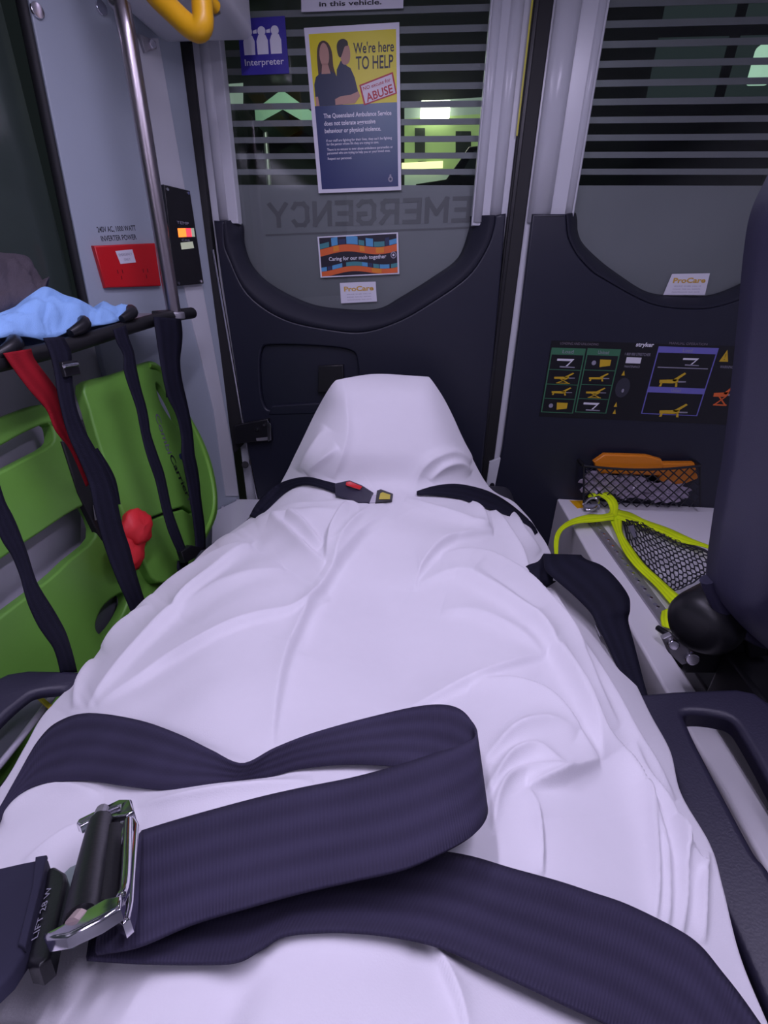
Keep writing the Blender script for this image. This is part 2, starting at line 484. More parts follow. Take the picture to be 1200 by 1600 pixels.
# crease running down the pillar: a shallow flange nearer the door
fl = [pil(196, 60, .004), pil(246, 60, .004), pil(303, 380, .004), pil(363, 707, .004), pil(372, 775, .004), pil(352, 775, .004), pil(333, 640, .004), pil(296, 490, .004)]
plate('pillar_flange', fl, -pn * 0.006, white, pillar, bevel=0.002)
# foot ledge at the bottom of the pillar
plate('foot_ledge', [pil(372, 779, .005), hy(414, 780, D - .01), hy(403, 800, D - .06), hz(330, 880, -.74), pil(330, 800, .005)], Vector((0, 0, -0.04)), white, pillar, bevel=0.003)

# ---- rear doors
def door_plate(name, x0, x1, wx0, wx1, wz0, m):
    z0, z1 = 0.12, 1.10 + CEIL
    outer = [(x0, D + .006, z0), (x1, D + .006, z0), (x1, D + .006, z1), (x0, D + .006, z1)]
    r = 0.05; wz1 = 1.10 + CEIL - 0.05
    zt = 1.10 + .152; e = .030
    hole = [(wx0 + r, D + .006, wz0), (wx1 - r, D + .006, wz0), (wx1 + e, D + .006, wz0 + r), (wx1 + e, D + .006, zt), (wx1, D + .006, zt), (wx1, D + .006, wz1), (wx0, D + .006, wz1), (wx0, D + .006, zt), (wx0 - e, D + .006, zt), (wx0 - e, D + .006, wz0 + r)]
    return struct(plate(name, outer, (0, .03, 0), m, holes=[hole], bevel=0.004))
LX0, LX1 = -0.640, 0.172
RX0, RX1 = 0.212, 1.16
WL0, WL1 = hy(352, 150, D).x, hy(753, 150, D).x
WR0 = 0.339; WR1 = 1.04
SILL = 1.10 - 0.075
d1 = door_plate('door_1', LX0, LX1, WL0 - .002, WL1 + .002, SILL - .01, white)
d2 = door_plate('door_2', RX0, RX1, WR0, WR1, SILL - .01, white)
# pressed ribs on the white window posts
def post_rib(x, r, par, z0=1.10 + 0.16, z1=1.10 + CEIL):
    V, Fc = tube_geo([Vector((x, D + .008, z0)), Vector((x, D + .008, z1))], r, 12)
    return mesh('post_rib', [Vector((v.x, D + .008 + (v.y - D - .008) * .6, v.z)) for v in V], Fc, white, par, smooth=True)
post_rib(hy(810, 0, D).x, .016, d1); post_rib(hy(778, 0, D).x, .012, d1); post_rib(hy(316, 60, D).x, .014, d1)
post_rib(hy(890, 0, D).x, .030, d2); post_rib(hy(944, 0, D).x, .010, d2)

# centre seal between the doors, and the left gasket
sx0, sx1 = 0.168, 0.216
seal = struct(box('trim_2', (sx0, D - .002, 0.12), (sx1, D + .03, 1.10 + CEIL), rubber, bevel=.004))
box('seal_lip', (sx0 + .006, D - .006, .12), (sx0 + .016, D - .001, 1.1 + CEIL), black, seal, bevel=.002)
box('reflective_edge', (sx0 - .0015, D - .0045, 1.10 + .34), (sx0 + .0025, D - .001, 1.10 + CEIL), mat('yellow_edge', (.55, .5, .03), .4), seal)
plate('striker_bracket', [hy(765, 722, D - .012), hy(790, 712, D - .012), hy(778, 778, D - .012), hy(757, 778, D - .012)], (0, .01, 0), white, seal, bevel=.003)
p = hy(769, 758, D - .0125)
cyl('bolt_hole', p, p + Vector((0, -.0015, 0)), .008, ink, seal, 14)
gl = [hy(250, 55, D - .02), hy(296, 55, D - .006), hy(333, 390, D - .006), hy(384, 690, D - .006), hy(365, 709, D - .02), hy(305, 380, D - .02)]
gtop = [Vector((gl[0].x, gl[0].y, 1.1 + CEIL)), Vector((gl[1].x, gl[1].y, 1.1 + CEIL))]
gasket = struct(plate('trim_3', [gtop[0], gtop[1], gl[1], gl[2], gl[3], gl[4], gl[5], gl[0]], (0, .02, 0), rubber, bevel=.003))
tube('door_edge_bead', [hy(333, 390, D - .010), hy(380, 664, D - .010), hy(402, 780, D - .010)], .0035, chrome, gasket, 8)

# ---- dark moulded trim on the left door
def px_y(pts, y): return [hy(a, b, y) for a, b in pts]
YT = D - .014                                # trim face
in1 = [(371, 345), (380, 353), (382, 381), (395, 416), (426, 446), (482, 474), (534, 483), (590, 483), (629, 463), (677, 433), (716, 403), (733, 359), (735, 338)]
out1 = [(350, 345), (351, 380), (358, 402), (387, 459), (443, 498), (517, 515), (569, 518), (621, 502), (668, 476), (729, 433), (759, 390), (771, 356), (773, 336)]
in1s = smooth_loop(in1, 5, False); out1s = smooth_loop(out1, 5, False)
low = [(791, 333), (771, 560), (757, 700), (748, 790), (740, 900), (430, 900), (405, 790), (385, 695), (345, 430), (333, 344)]
main1 = px_y(out1s, YT) + px_y(low, YT)
pocket = smooth_loop([(408, 548), (425, 539), (500, 541), (548, 548), (558, 565), (560, 600), (553, 636), (500, 640), (430, 642), (412, 632), (406, 590)], 4)
tp1 = plate('trim_panel', main1, (0, .016, 0), trim_m, d1, holes=[px_y(pocket, YT)], bevel=.006, seg=4)
# sloping band from the panel up to the glass
def band(name, a, b, ya, yb, m, par):
    V = []; Fc = []; n = len(a); K = 5
    for (pa, pb) in zip(a, b):
        A = hy(*pa, ya); B = hy(*pb, yb)
        for k in range(K):
            t = k / (K - 1)
            q = A.lerp(B, t); q.y += -.006 * sin(pi * t)
            V.append(q)
    for i in range(n - 1):
        for k in range(K - 1):
            q = i * K + k
            Fc.append((q, q + 1, q + K + 1, q + K))
    return mesh(name, V, Fc, m, par, smooth=True, solid=.003)
YG = D + .034                                # glass face
band('window_surround', out1s, in1s, YT + .001, YG - .001, trim2_m, d1)
# pull handle recess
pk = px_y(pocket, YT)
plate('handle_recess', [q + BACK * .012 for q in pk], (0, .01, 0), trim_m, d1, bevel=.002)
plate('recess_ledge', [hy(425, 634, YT - .003), hy(553, 626, YT - .003), hy(556, 645, YT - .003), hy(418, 649, YT - .003)], (0, .016, 0), trim_m, d1, bevel=.005, seg=3)
hdl = plate('door_handle', px_y([(497, 572), (536, 570), (538, 612), (496, 614)], YT - .004), (0, .016, 0), black, d1, bevel=.004, seg=3)
# door check arm at the bottom left
ck = thing('door_check', 'small black door check arm with chrome edge low on the left rear door', 'hinge', hy(395, 690, D - .03))
plate('check_arm', px_y([(366, 665), (418, 655), (424, 688), (368, 694)], D - .035), (0, .02, 0), black, ck, bevel=.003)
plate('check_edge', px_y([(418, 658), (423, 663), (424, 688), (419, 690)], D - .037), (0, .003, 0), chrome, ck, bevel=.001)
plate('lock_plate', px_y([(400, 685), (418, 683), (418, 688), (401, 689)], D - .037), (0, .003, 0), alu, ck)
for q in ((402, 671), (413, 664)):
    cyl('bolt', hy(*q, D - .037), hy(*q, D - .037) + Vector((0, -.003, 0)), .004, chrome, ck, 10)
cyl('rubber_stop', hy(383, 726, D - .03), hy(383, 726, D - .012), .012, rubber, gasket, 14, .002)

# ---- dark moulded trim on the right door
in2 = [(899, 333), (901, 345), (902, 362), (910, 381), (936, 407), (965, 429), (1002, 453), (1031, 461), (1070, 463), (1108, 462), (1152, 446), (1185, 425), (1215, 395), (1240, 340), (1245, 325)]
out2 = [(885, 334), (886, 350), (889, 372), (903, 399), (925, 423), (943, 435), (987, 460), (1024, 476), (1070, 482), (1115, 480), (1165, 464), (1205, 436), (1240, 405), (1265, 345), (1270, 325)]
in2s = smooth_loop(in2, 5, False); out2s = smooth_loop(out2, 5, False)
low2 = [(1310, 322), (1300, 500), (1270, 900), (745, 900), (760, 820), (785, 700), (812, 500), (832, 334)]
plate('trim_panel', px_y(out2s, YT) + px_y(low2, YT), (0, .016, 0), trim_m, d2, bevel=.006, seg=4)
band('window_surround', out2s, in2s, YT + .001, YG - .001, trim2_m, d2)

# ---- glass with printed louvre stripes and frosted lower film
ZB = 1.10 + hy(1000, 290, D + .042).z - 1.10
def win(par, x0, x1):
    box('window_glass', (x0, YG, SILL - .02), (x1, YG + .004, 1.10 + CEIL - .045), glass_m, par)
    z = hy(1000, 290, D + .042).z
    box('frosted_film', (x0, YG + .007, SILL - .02), (x1, YG + .0085, z), frost_m, par)
    pitch = .0347
    k = 0
    me = None
    zz = z + pitch - .012
    while zz < 1.10 + CEIL - .06:
        if me is None:
            o = box('film_stripe', (x0, YG + .007, zz), (x1, YG + .0082, zz + .0125), film_m, par); me = o
        else:
            o = me.copy(); link(o, WL[me.name] + Vector((0, 0, k * pitch)), par)
        zz += pitch; k += 1
win(d1, WL0 - .012, WL1 + .012)
win(d2, WR0 - .012, WR1 + .012)
# mirrored EMERGENCY lettering seen from the back, with a thin rule below
STROKES = {'E': [(0, 0, 0, 1), (0, 1, .6, 1), (0, .5, .5, .5), (0, 0, .6, 0)], 'M': [(0, 0, 0, 1), (0, 1, .4, .35), (.4, .35, .8, 1), (.8, 1, .8, 0)],
           'R': [(0, 0, 0, 1), (0, 1, .5, 1), (.5, 1, .6, .9), (.6, .9, .6, .6), (.6, .6, .5, .5), (.5, .5, 0, .5), (.3, .5, .65, 0)],
           'G': [(.65, .85, .5, 1), (.5, 1, .15, 1), (.15, 1, 0, .8), (0, .8, 0, .2), (0, .2, .15, 0), (.15, 0, .5, 0), (.5, 0, .65, .15), (.65, .15, .65, .45), (.65, .45, .38, .45)],
           'N': [(0, 0, 0, 1), (0, 1, .65, 0), (.65, 0, .65, 1)], 'C': [(.6, .82, .48, 1), (.48, 1, .15, 1), (.15, 1, 0, .8), (0, .8, 0, .2), (0, .2, .15, 0), (.15, 0, .48, 0), (.48, 0, .6, .18)],
           'Y': [(0, 1, .35, .48), (.7, 1, .35, .48), (.35, .48, .35, 0)]}
def block_text(name, word, p0, p1, hgt, wt, m, parent):
    """heavy sans lettering from strokes; runs from p0 to p1, up is +z"""
    p0, p1 = Vector(p0), Vector(p1); dx = p1 - p0
    adv = []; x = 0
    for ch in word:
        adv.append(x); x += max(max(q[0], q[2]) for q in STROKES[ch]) + .34
    tot = x - .34
    V, Fc = [], []
    for ch, x0 in zip(word, adv):
        for (ax_, ay_, bx_, by_) in STROKES[ch]:
            a = Vector((x0 + ax_, ay_)); b = Vector((x0 + bx_, by_)); d = (b - a).normalized() * (wt / 2); nn = Vector((-d.y, d.x))
            k = len(V)
            for q in (a - d + nn, b + d + nn, b + d - nn, a - d - nn):
                V.append(p0 + dx * (q.x / tot) + Vector((0, -.00008 * (len(Fc) % 10), hgt * q.y)))
            Fc.append((k, k + 1, k + 2, k + 3))
    return mesh(name, V, Fc, m, parent, fix=False)
block_text('emergency_lettering', 'EMERGENCY', hy(731, 344, YG + .0062), hy(424, 353, YG + .0062), .050, .20, letter_m, d1)
plate('lettering_rule', px_y([(415, 366), (735, 354), (735, 357), (415, 369)], YG + .0062), (0, .0004, 0), letter_m, d1)

# ---- ceiling lamps of the cabin
for k, (lx, ly, lw, ll, watts) in enumerate(LAMPS):
    lab = ['slim ceiling lamp strip above the stretcher and bench', 'slim ceiling lamp strip on the rack side of the cabin', 'wide ceiling lamp behind the patient end of the cabin'][k]
    t = thing('ceiling_light', lab, 'lamp', E(lx, ly, CEIL))
    box('lamp_housing', (lx - lw / 2 - .02, ly - ll / 2 - .02, 1.1 + CEIL - .02), (lx + lw / 2 + .02, ly + ll / 2 + .02, 1.1 + CEIL), white, t, bevel=.004)
    box('lamp_diffuser', (lx - lw / 2, ly - ll / 2, 1.1 + CEIL - .026), (lx + lw / 2, ly + ll / 2, 1.1 + CEIL - .019), lamp_m, t)
    la = bpy.data.lights.new('lamp', 'AREA'); la.shape = 'RECTANGLE'; la.size = lw; la.size_y = ll; la.energy = watts; la.color = LAMP_COL
    lo = bpy.data.objects.new('lamp', la); link(lo, E(lx, ly, CEIL - .032), t)

# ================================================================== OUTSIDE THE REAR WINDOWS (night)
ground = struct(box('ground', (-14, 1.75, -0.75), (16, 22, -0.70), mat('wet_asphalt', (.03, .03, .032), .5, bump=.2)))
dim_wall = mat('dim_render_wall', (.10, .12, .11), .8)
dark_wall = mat('dark_cladding', (.03, .035, .035), .8)
lit_green = mat('glow_green', (.36, .50, .20), .5, emit=.50)  # emission stands in for lamplight on the bay wall
lit_pale = mat('glow_pale', (.42, .52, .46), .5, emit=.38)  # same painted glow for the bay ceiling, floor and left gap
dim_glow = mat('glow_dim', (.10, .14, .15), .5, emit=.16)  # weak glow given to the office panes
lamp_w = mat('flood_lamp', (1.0, .95, .80), .5, emit=5.0)
tube_y = mat('yellow_tube_lamp', (.95, .92, .45), .5, emit=1.6)
YB = 7.0
bld = thing('station_building', 'dark building with lit greenish bay seen through the left rear window', 'building', Vector((0.5, YB, -.7)))
w0 = hy(300, 400, YB); 
box('wall', (-3.4, YB, -.7), (2.2, YB + .2, 5.2), dark_wall, bld)
bay = [(632, 168), (760, 160), (756, 310), (632, 318)]
def bp(px, py, dy=0.0): return hy(px, py, YB - .01 - dy)
plate('lit_bay', [bp(632, 186), bp(762, 178), bp(758, 262), bp(632, 268)], (0, -.01, 0), lit_green, bld)
plate('lit_bay_ceiling', [bp(632, 160), bp(762, 152), bp(762, 178), bp(632, 186)], (0, -.01, 0), lit_pale, bld)
plate('lit_bay_floor', [bp(632, 268), bp(758, 262), bp(756, 318), bp(632, 322)], (0, -.01, 0), lit_pale, bld)
plate('left_lit_gap', [bp(352, 132), bp(380, 130), bp(380, 170), bp(352, 172)], (0, -.01, 0), lit_pale, bld)
for (a, b, c, d) in [(648, 200, 664, 240), (712, 205, 736, 246)]:
    plate('bay_cabinet', [bp(a, b, .05), bp(c, b, .05), bp(c, d, .05), bp(a, d, .05)], (0, .04, 0), dim_wall, bld)
pp = bp(680, 173, .12)
fl_ = thing('flood_light', 'bright square lamp under the bay ceiling outside the left window', 'lamp', pp)
box('lamp_head', (pp.x - .17, pp.y - .03, pp.z - .08), (pp.x + .17, pp.y, pp.z + .09), lamp_w, fl_, bevel=.03)
box('lamp_bracket', (pp.x - .04, pp.y, pp.z - .02), (pp.x + .04, pp.y + .08, pp.z + .03), dark_wall, fl_)
tb = thing('tube_light', 'yellow tube lamp low in the lit bay outside', 'lamp', bp(660, 258, .1))
tube('tube', [bp(628, 260, .1), bp(692, 257, .1)], .035, tube_y, tb, 10)
box('tube_holder', (bp(660, 258).x - .05, YB - .1, bp(660, 258).z - .02), (bp(660, 258).x + .05, YB - .03, bp(660, 258).z + .02), dark_wall, tb)
# parked car below the lit bay
cy = 5.6
def cp(px, py): return hy(px, py, cy)
car = thing('car', 'dark car parked outside below the lit bay', 'car', Vector((cp(690, 290).x, cy + .4, -.7)))
gz = cp(690, 283).z
cx0, cx1 = cp(642, 290).x, cp(760, 290).x + .6
body_poly = [(cx0, gz - .25), (cx0 + .05, gz - .02), (cx0 + .35, gz + .02), (cx0 + .55, gz + .28), (cx1 - .5, gz + .30), (cx1 - .1, gz + .02), (cx1, gz - .25), (cx1, gz - .55), (cx0, gz - .55)]
plate('car_body', [Vector((a, cy, b)) for a, b in body_poly], (0, .8, 0), mat('dark_car_paint', (.02, .022, .025), .25), car, bevel=.03)
plate('car_window', [Vector((a, cy - .004, b)) for a, b in [(cx0 + .48, gz + .04), (cx0 + .60, gz + .24), (cx1 - .52, gz + .26), (cx1 - .25, gz + .04)]], (0, .01, 0), mat('car_glass', (.12, .15, .15), .1), car)
for wx in (cx0 + .35, cx1 - .35):
    cyl('wheel', Vector((wx, cy - .02, gz - .55)), Vector((wx, cy + .12, gz - .55)), .20, rubber, car, 20, .02)
box('support', (cx0 + .2, cy + .2, -.7), (cx1 - .2, cy + .6, gz - .55), dark_wall, car)
# green canopy tent
cn = thing('canopy_tent', 'pale green peaked canopy outside the left rear window', 'tent', Vector((hy(430, 180, 6).x, 6, -.7)))
canopy_m = mat('pale_green_canvas', (.30, .46, .38), .8, bump=.1)
ap = hy(440, 140, 6.0); l_ = hy(398, 172, 6.0); r_ = hy(492, 178, 6.0)
plate('canopy_roof', [l_, ap, r_, r_ + Vector((0, 0, -.12)), ap + Vector((0, 0, -.16)), l_ + Vector((0, 0, -.12))], (0, .7, 0), canopy_m, cn)
for q in (l_, r_):
    tube('pole', [Vector((q.x, 6.3, -.7)), Vector((q.x, 6.3, q.z))], .03, alu, cn, 8)
ll = bpy.data.lights.new('canopy_lamp', 'POINT'); ll.energy = 22; ll.color = (.85, 1, .8); ll.shadow_soft_size = .1
lo = bpy.data.objects.new('canopy_lamp', ll); link(lo, Vector((ap.x + .2, 5.2, ap.z - .1)), cn)
# office block with a dim window grid, right window
YO = 9.0
ob = thing('office_building', 'dim office block with a grid of faintly glowing windows beyond the right rear window', 'building', Vector((4.2, YO, -.7)))
box('wall', (2.3, YO, -.7), (9.5, YO + .3, 6.5), dark_wall, ob)
src = None
for i in range(5):
    for j in range(2, 6):
        x = 2.6 + i * 1.3; z = 1.9 + j * .85
        if src is None:
            src = box('window', (x, YO - .03, z), (x + 1.15, YO - .005, z + .68), dim_glow, ob)
            base_ = Vector((x, YO, z))
        else:
            o = src.copy(); link(o, WL[src.name] + Vector((x, YO, z)) - base_, ob)
        if False: pass
sl = thing('street_lamp', 'pale street lamp at the edge of the right rear window', 'lamp', Vector((hy(1195, 105, 5.5).x, 5.5, -.7)))
q = hy(1195, 105, 5.5)
tube('pole', [Vector((q.x + .3, 5.5, -.7)), Vector((q.x + .3, 5.5, q.z + .3)), Vector((q.x, 5.5, q.z + .2))], .04, dark_wall, sl, 8)
box('lamp_head', (q.x - .08, 5.4, q.z - .1), (q.x + .10, 5.6, q.z + .16), mat('street_lamp_glow', (.5, .75, .6), .5, emit=.8), sl, bevel=.03)

# ================================================================== PRINTS ON THE DOORS
NY = (0, -1, 0)
def face(px4, y): return Face(*[hy(a, b, y) for a, b in px4], NY)
YS = YG - .0004
# -- main notice
f = face([(475, 44), (624, 35), (627, 297), (498, 302)], YS)
po = thing('poster', 'tall yellow and blue notice with two people, on the left rear window', 'poster', f.p(.5, .5))
f.base('paper', paper, po)
f.poly('yellow_field', [(.045, .035), (.965, .035), (.965, .445), (.045, .445)], p_yellow, po)
f.poly('blue_field', [(.045, .445), (.965, .445), (.965, .975), (.045, .975)], poster_blue, po)
L2, L3, L4 = .0016, .0018, .0020
# woman left, man right
f.poly('woman_hair', [(.12, .30), (.115, .16), (.14, .095), (.19, .075), (.245, .09), (.28, .14), (.285, .22), (.31, .29), (.25, .33), (.17, .33)], p_hair, po, L2, 3)
f.ell('woman_face', .195, .155, .052, .068, p_skin, po, L3)
f.poly('woman_neck', [(.165, .20), (.225, .20), (.25, .26), (.15, .26)], p_skin, po, L3)
f.poly('woman_shirt', [(.06, .445), (.06, .32), (.085, .275), (.16, .245), (.20, .265), (.25, .245), (.30, .265), (.34, .30), (.35, .445)], p_shirt, po, .0017)
f.poly('woman_arm', [(.06, .39), (.09, .39), (.10, .445), (.06, .445)], p_skin, po, L3)
f.poly('man_hair', [(.345, .16), (.335, .11), (.36, .08), (.41, .072), (.45, .085), (.455, .11), (.42, .115), (.375, .17)], p_hair2, po, L4, 3)
f.poly('man_face', [(.365, .15), (.40, .115), (.455, .105), (.475, .14), (.47, .185), (.44, .212), (.395, .212), (.375, .19)], p_skin, po, .0019, 3)
f.poly('man_shirt', [(.30, .445), (.31, .30), (.32, .24), (.37, .19), (.44, .225), (.47, .235), (.51, .29), (.545, .385), (.47, .40), (.36, .445)], p_shirt, po, .0018)
f.poly('man_arm', [(.28, .41), (.34, .395), (.46, .388), (.545, .37), (.56, .40), (.50, .44), (.28, .445)], p_skin, po, L4)
f.text('headline', "We're here", .51, .94, .155, ink, po, hv=.060, bold=.012)
f.text('headline', 'TO HELP', .53, .93, .245, ink, po, hv=.075, bold=.012)
f.poly('abuse_box_edge', [(.555, .335), (.925, .270), (.965, .395), (.60, .455)], p_red, po, .0019)
f.poly('abuse_box', [(.575, .341), (.912, .282), (.948, .390), (.615, .445)], p_pink, po, L4)
f.text('abuse_line', 'NO excuse for', .60, .90, .368, p_red, po, hv=.022, v1=.322, lift=.0023, bold=.008)
f.text('abuse_line', 'ABUSE', .635, .925, .436, p_red, po, hv=.050, v1=.386, lift=.0023, bold=.02)
for tx, u1, v, h in [('The Queensland Ambulance Service', .90, .520, .028), ('does not tolerate aggressive', .72, .566, .028), ('behaviour or physical violence.', .78, .612, .028)]:
    f.text('notice_line', tx, .135, u1, v, paper, po, hv=h, bold=.02)
for tx, u1, v in [('If our staff are fighting for their lives, they can\'t be fighting', .90, .667), ('for the person whose life they are trying to save.', .75, .690),
                  ('There is no excuse to ever abuse ambulance paramedics or', .91, .724), ('personnel who are trying to help you or your loved ones.', .88, .747), ('Respect our personnel.', .43, .782)]:
    f.text('notice_line', tx, .145, u1, v, paper, po, hv=.016, bold=.01)
f.ell('crest', .875, .925, .028, .020, inkgrey, po, L2, 12)
f.ell('crest_centre', .875, .925, .014, .010, p_navy, po, L3, 10)
f.ell('crest_crown', .875, .900, .012, .008, inkgrey, po, L3, 8)
# -- top notice, mostly above the frame
f = face([(470, -60), (632, -66), (630, 13), (471, 19)], YS)
tn = thing('notice', 'white paper notice above the yellow poster, cut by the frame top', 'notice', f.p(.5, .5))
f.base('paper', paper, tn)
f.text('notice_line', 'in this vehicle.', .18, .79, .905, ink, tn, hv=.10, bold=.02)
# -- interpreter sticker
f = face([(371, 30), (445, 25), (452, 115), (378, 118)], YS)
ist = thing('sticker', 'square blue interpreter sticker with three white figures on the left window', 'sticker', f.p(.5, .5))
f.base('sticker_sheet', p_purple, ist)
for k, cu in enumerate((.21, .49, .77)):
    f.ell('figure_head', cu, .235, .085, .085, paper, ist, L2, 16)
    f.poly('figure_body', [(cu - .075, .30), (cu + .075, .30), (cu + .12, .40), (cu + .115, .64), (cu - .115, .64), (cu - .12, .40)], paper, ist, .0015)
    if k < 2:
        f.poly('speech_mark', [(cu + .10, .22), (cu + .18, .20), (cu + .18, .27), (cu + .10, .27)], paper, ist, L2)
f.text('sticker_lettering', 'Interpreter', .09, .91, .83, paper, ist, hv=.12, bold=.008)
# -- caring sticker
f = face([(496, 370), (622, 363), (624, 428), (501, 434)], YS)
cs = thing('sticker', 'wide sticker with orange and blue waves below the mirrored lettering', 'sticker', f.p(.5, .5))
f.base('sticker_sheet', paper, cs)
f.poly('dark_ground', [(.02, .03), (.98, .03), (.98, .97), (.02, .97)], p_dk, cs, .0012)
def wave(y, amp, ph, u): return y + amp * sin(u * 7.4 + ph)
def wband(name, y, h, amp, ph, m, lift, u0=.02, u1=.98):
    n = 22
    up_ = [(u0 + (u1 - u0) * k / n, wave(y, amp, ph, u0 + (u1 - u0) * k / n)) for k in range(n + 1)]
    dn = [(a, b + h) for a, b in reversed(up_)]
    f.poly(name, [(a, min(max(b, .03), .97)) for a, b in up_ + dn], m, cs, lift)
ph = 2.2
wband('orange_wave', .27, .17, .055, ph, p_orange, .0014)
wband('orange_wave', .80, .13, .055, ph - .6, p_orange, .0014)
for k, (u0, w_, m_) in enumerate([(.02, .12, p_teal), (.17, .08, p_blue), (.26, .09, p_navy), (.36, .14, p_blue), (.51, .07, p_teal), (.60, .09, p_blue), (.70, .13, p_teal), (.84, .05, p_navy), (.89, .09, p_blue)]):
    n = 5
    wband('blue_block', .27 - (.20 if k % 2 else .13), (.19 if k % 2 else .12), .055, ph, m_, .0015 + .00001 * k, u0, u0 + w_)
for k, (u0, w_, m_) in enumerate([(.02, .07, p_blue), (.10, .05, p_navy), (.16, .13, p_blue), (.34, .20, p_teal), (.54, .07, p_blue), (.62, .05, p_navy), (.68, .07, p_teal), (.76, .12, p_blue), (.90, .08, p_teal)]):
    wband('blue_block', .80 - .105, .10, .055, ph - .6, m_, .0015 + .00001 * k, u0, u0 + w_)
for u0, w_ in ((.19, .07), (.52, .06), (.72, .10)):
    wband('amber_block', .275, .13, .055, ph, p_orange2, .0016, u0, u0 + w_)
wband('amber_block', .80, .11, .055, ph - .6, p_orange2, .0016, .66, .78)
f.text('sticker_lettering', 'Caring for our mob together', .125, .845, .595, paper, cs, hv=.095, bold=.015, lift=.0019)
f.ell('crest_ring', .935, .53, .036, .085, inkgrey, cs, .0017, 16); f.ell('crest_dark', .935, .53, .025, .06, p_dk, cs, .0018, 16); f.ell('crest_centre', .935, .53, .013, .03, paper, cs, .0019, 12)
# -- two service labels
for k, (c4, lab) in enumerate([([(531, 442), (587, 440), (589, 471), (533, 474)], 'small white service label below the wave sticker on the left door'),
                               ([(1050, 428), (1109, 427), (1101, 461), (1036, 461)], 'small white service label at the foot of the right window')]):
    f = face(c4, YS - (.002 if k else 0))
    sv = thing('service_label', lab, 'sticker', f.p(.5, .5))
    f.base('label_sheet', paper, sv)
    f.text('label_lettering', 'ProCare', .11, .93, .42, p_gold, sv, hv=.23, bold=.03)
    for v, t_ in ((.60, 'SERVICE  24 HRS  CALL US'), (.74, 'PHONE  FOR ALL  REPAIRS'), (.88, 'MAINTENANCE  DUE  DATE')):
        f.text('label_line', t_, .18, .85, v, inkgrey, sv, hv=.045)

# -- stretcher loading instructions on the right door
YC = YT - .0005
x0, x1 = hy(846, 640, YC).x - .004, 0.92
zt, zb = hy(900, 533, YC).z, hy(900, 653, YC).z
ic = thing('instruction_decal', 'black instruction decal with yellow stretcher pictograms on the right rear door', 'sign', Vector(((x0 + x1) / 2, YC, (zt + zb) / 2)))
f = Face(Vector((x0, YC, zt)), Vector((x1, YC, zt)), Vector((x1, YC, zb)), Vector((x0, YC, zb)), NY)
f.base('decal_backing', c_dark, ic, .0008)
def uvp(px, py):
    q = hy(px, py, YC); return ((q.x - x0) / (x1 - x0), (zt - q.z) / (zt - zb))
def icon(cu, cv, w, h, kind, m=c_yellow):
    def P(a, b): return (cu + a * w, cv + b * h)
    if kind in ('cot', 'raised', 'low'):
        f.poly('pictogram_bed', [P(-.5, -.02), P(.28, -.08), P(.30, .06), P(.10, .13), P(-.48, .14)], m, ic, L2)
        f.poly('pictogram_back', [P(.02, -.02), P(.46, -.42), P(.54, -.36), P(.16, .04)], m, ic, L2)
        f.poly('pictogram_post', [P(.30, .0), P(.62, .0), P(.62, .06), P(.30, .08)], inkgrey, ic, L2)
    if kind == 'raised':
        f.poly('pictogram_leg', [P(-.22, .12), P(-.12, .12), P(.34, .46), P(.26, .48)], m, ic, L2)
        f.poly('pictogram_leg', [P(.18, .10), P(.26, .10), P(-.22, .48), P(-.30, .46)], m, ic, L2)
        f.poly('pictogram_wheels', [P(-.34, .46), P(.40, .46), P(.40, .52), P(-.34, .52)], m, ic, L2)
    if kind == 'low':
        f.poly('pictogram_leg', [P(-.42, .12), P(-.34, .12), P(-.36, .30), P(-.46, .30)], m, ic, L2)
        f.poly('pictogram_leg', [P(.20, .10), P(.28, .10), P(.32, .30), P(.22, .30)], m, ic, L2)
    if kind == 'van':
        f.poly('pictogram_van', [P(-.1, -.3), P(.5, -.3), P(.5, .2), P(.1, .3), P(-.05, .35)], m, ic, L2)
        f.ell('pictogram_hand', cu - .4 * w, cv, .12 * w, .2 * h, inkgrey, ic, L2, 10)
    if kind == 'hook':
        f.poly('pictogram_hook', [P(-.5, -.3), P(.4, -.3), P(.1, .3), P(.0, .3), P(.24, -.12), P(-.5, -.12)], paper, ic, L2)
        f.poly('pictogram_floor', [P(-.3, .3), P(.5, .35), P(.5, .42), P(-.3, .42)], inkgrey, ic, L2)
def panel(tlx, tly, brx, bry, m, kinds, head):
    u0, v0 = uvp(tlx, tly); u1, v1 = uvp(brx, bry)
    f.ring('panel_border', u0, v0, u1, v1, .0055, .010, m, ic)
    f.poly('panel_header', [(u0, v0), (u1, v0), (u1, v0 + .085), (u0, v0 + .085)], m, ic, .0013)
    f.text('header_lettering', head, u0 + (u1 - u0) * .34, u0 + (u1 - u0) * .66, v0 + .066, inkgrey, ic, hv=.045)
    n = len(kinds); H = (v1 - v0 - .085) / n
    for k, kd in enumerate(kinds):
        if k:
            f.poly('panel_rule', [(u0, v0 + .085 + H * k - .006), (u1, v0 + .085 + H * k - .006), (u1, v0 + .085 + H * k + .003), (u0, v0 + .085 + H * k + .003)], m, ic, .0013)
        icon((u0 + u1) / 2, v0 + .085 + H * (k + .5), (u1 - u0) * .56, H * .8, kd)
panel(862, 543, 895, 646, c_green, ['hook', 'raised', 'low', 'van'], 'Load')
panel(918, 544, 947, 646, c_green, ['van', 'low', 'raised', 'hook'], 'Unload')
u0, v0 = uvp(1029, 541); u1, v1 = uvp(1089, 650)
f.ring('panel_border', u0, v0, u1, v1, .0055, .010, c_violet, ic)
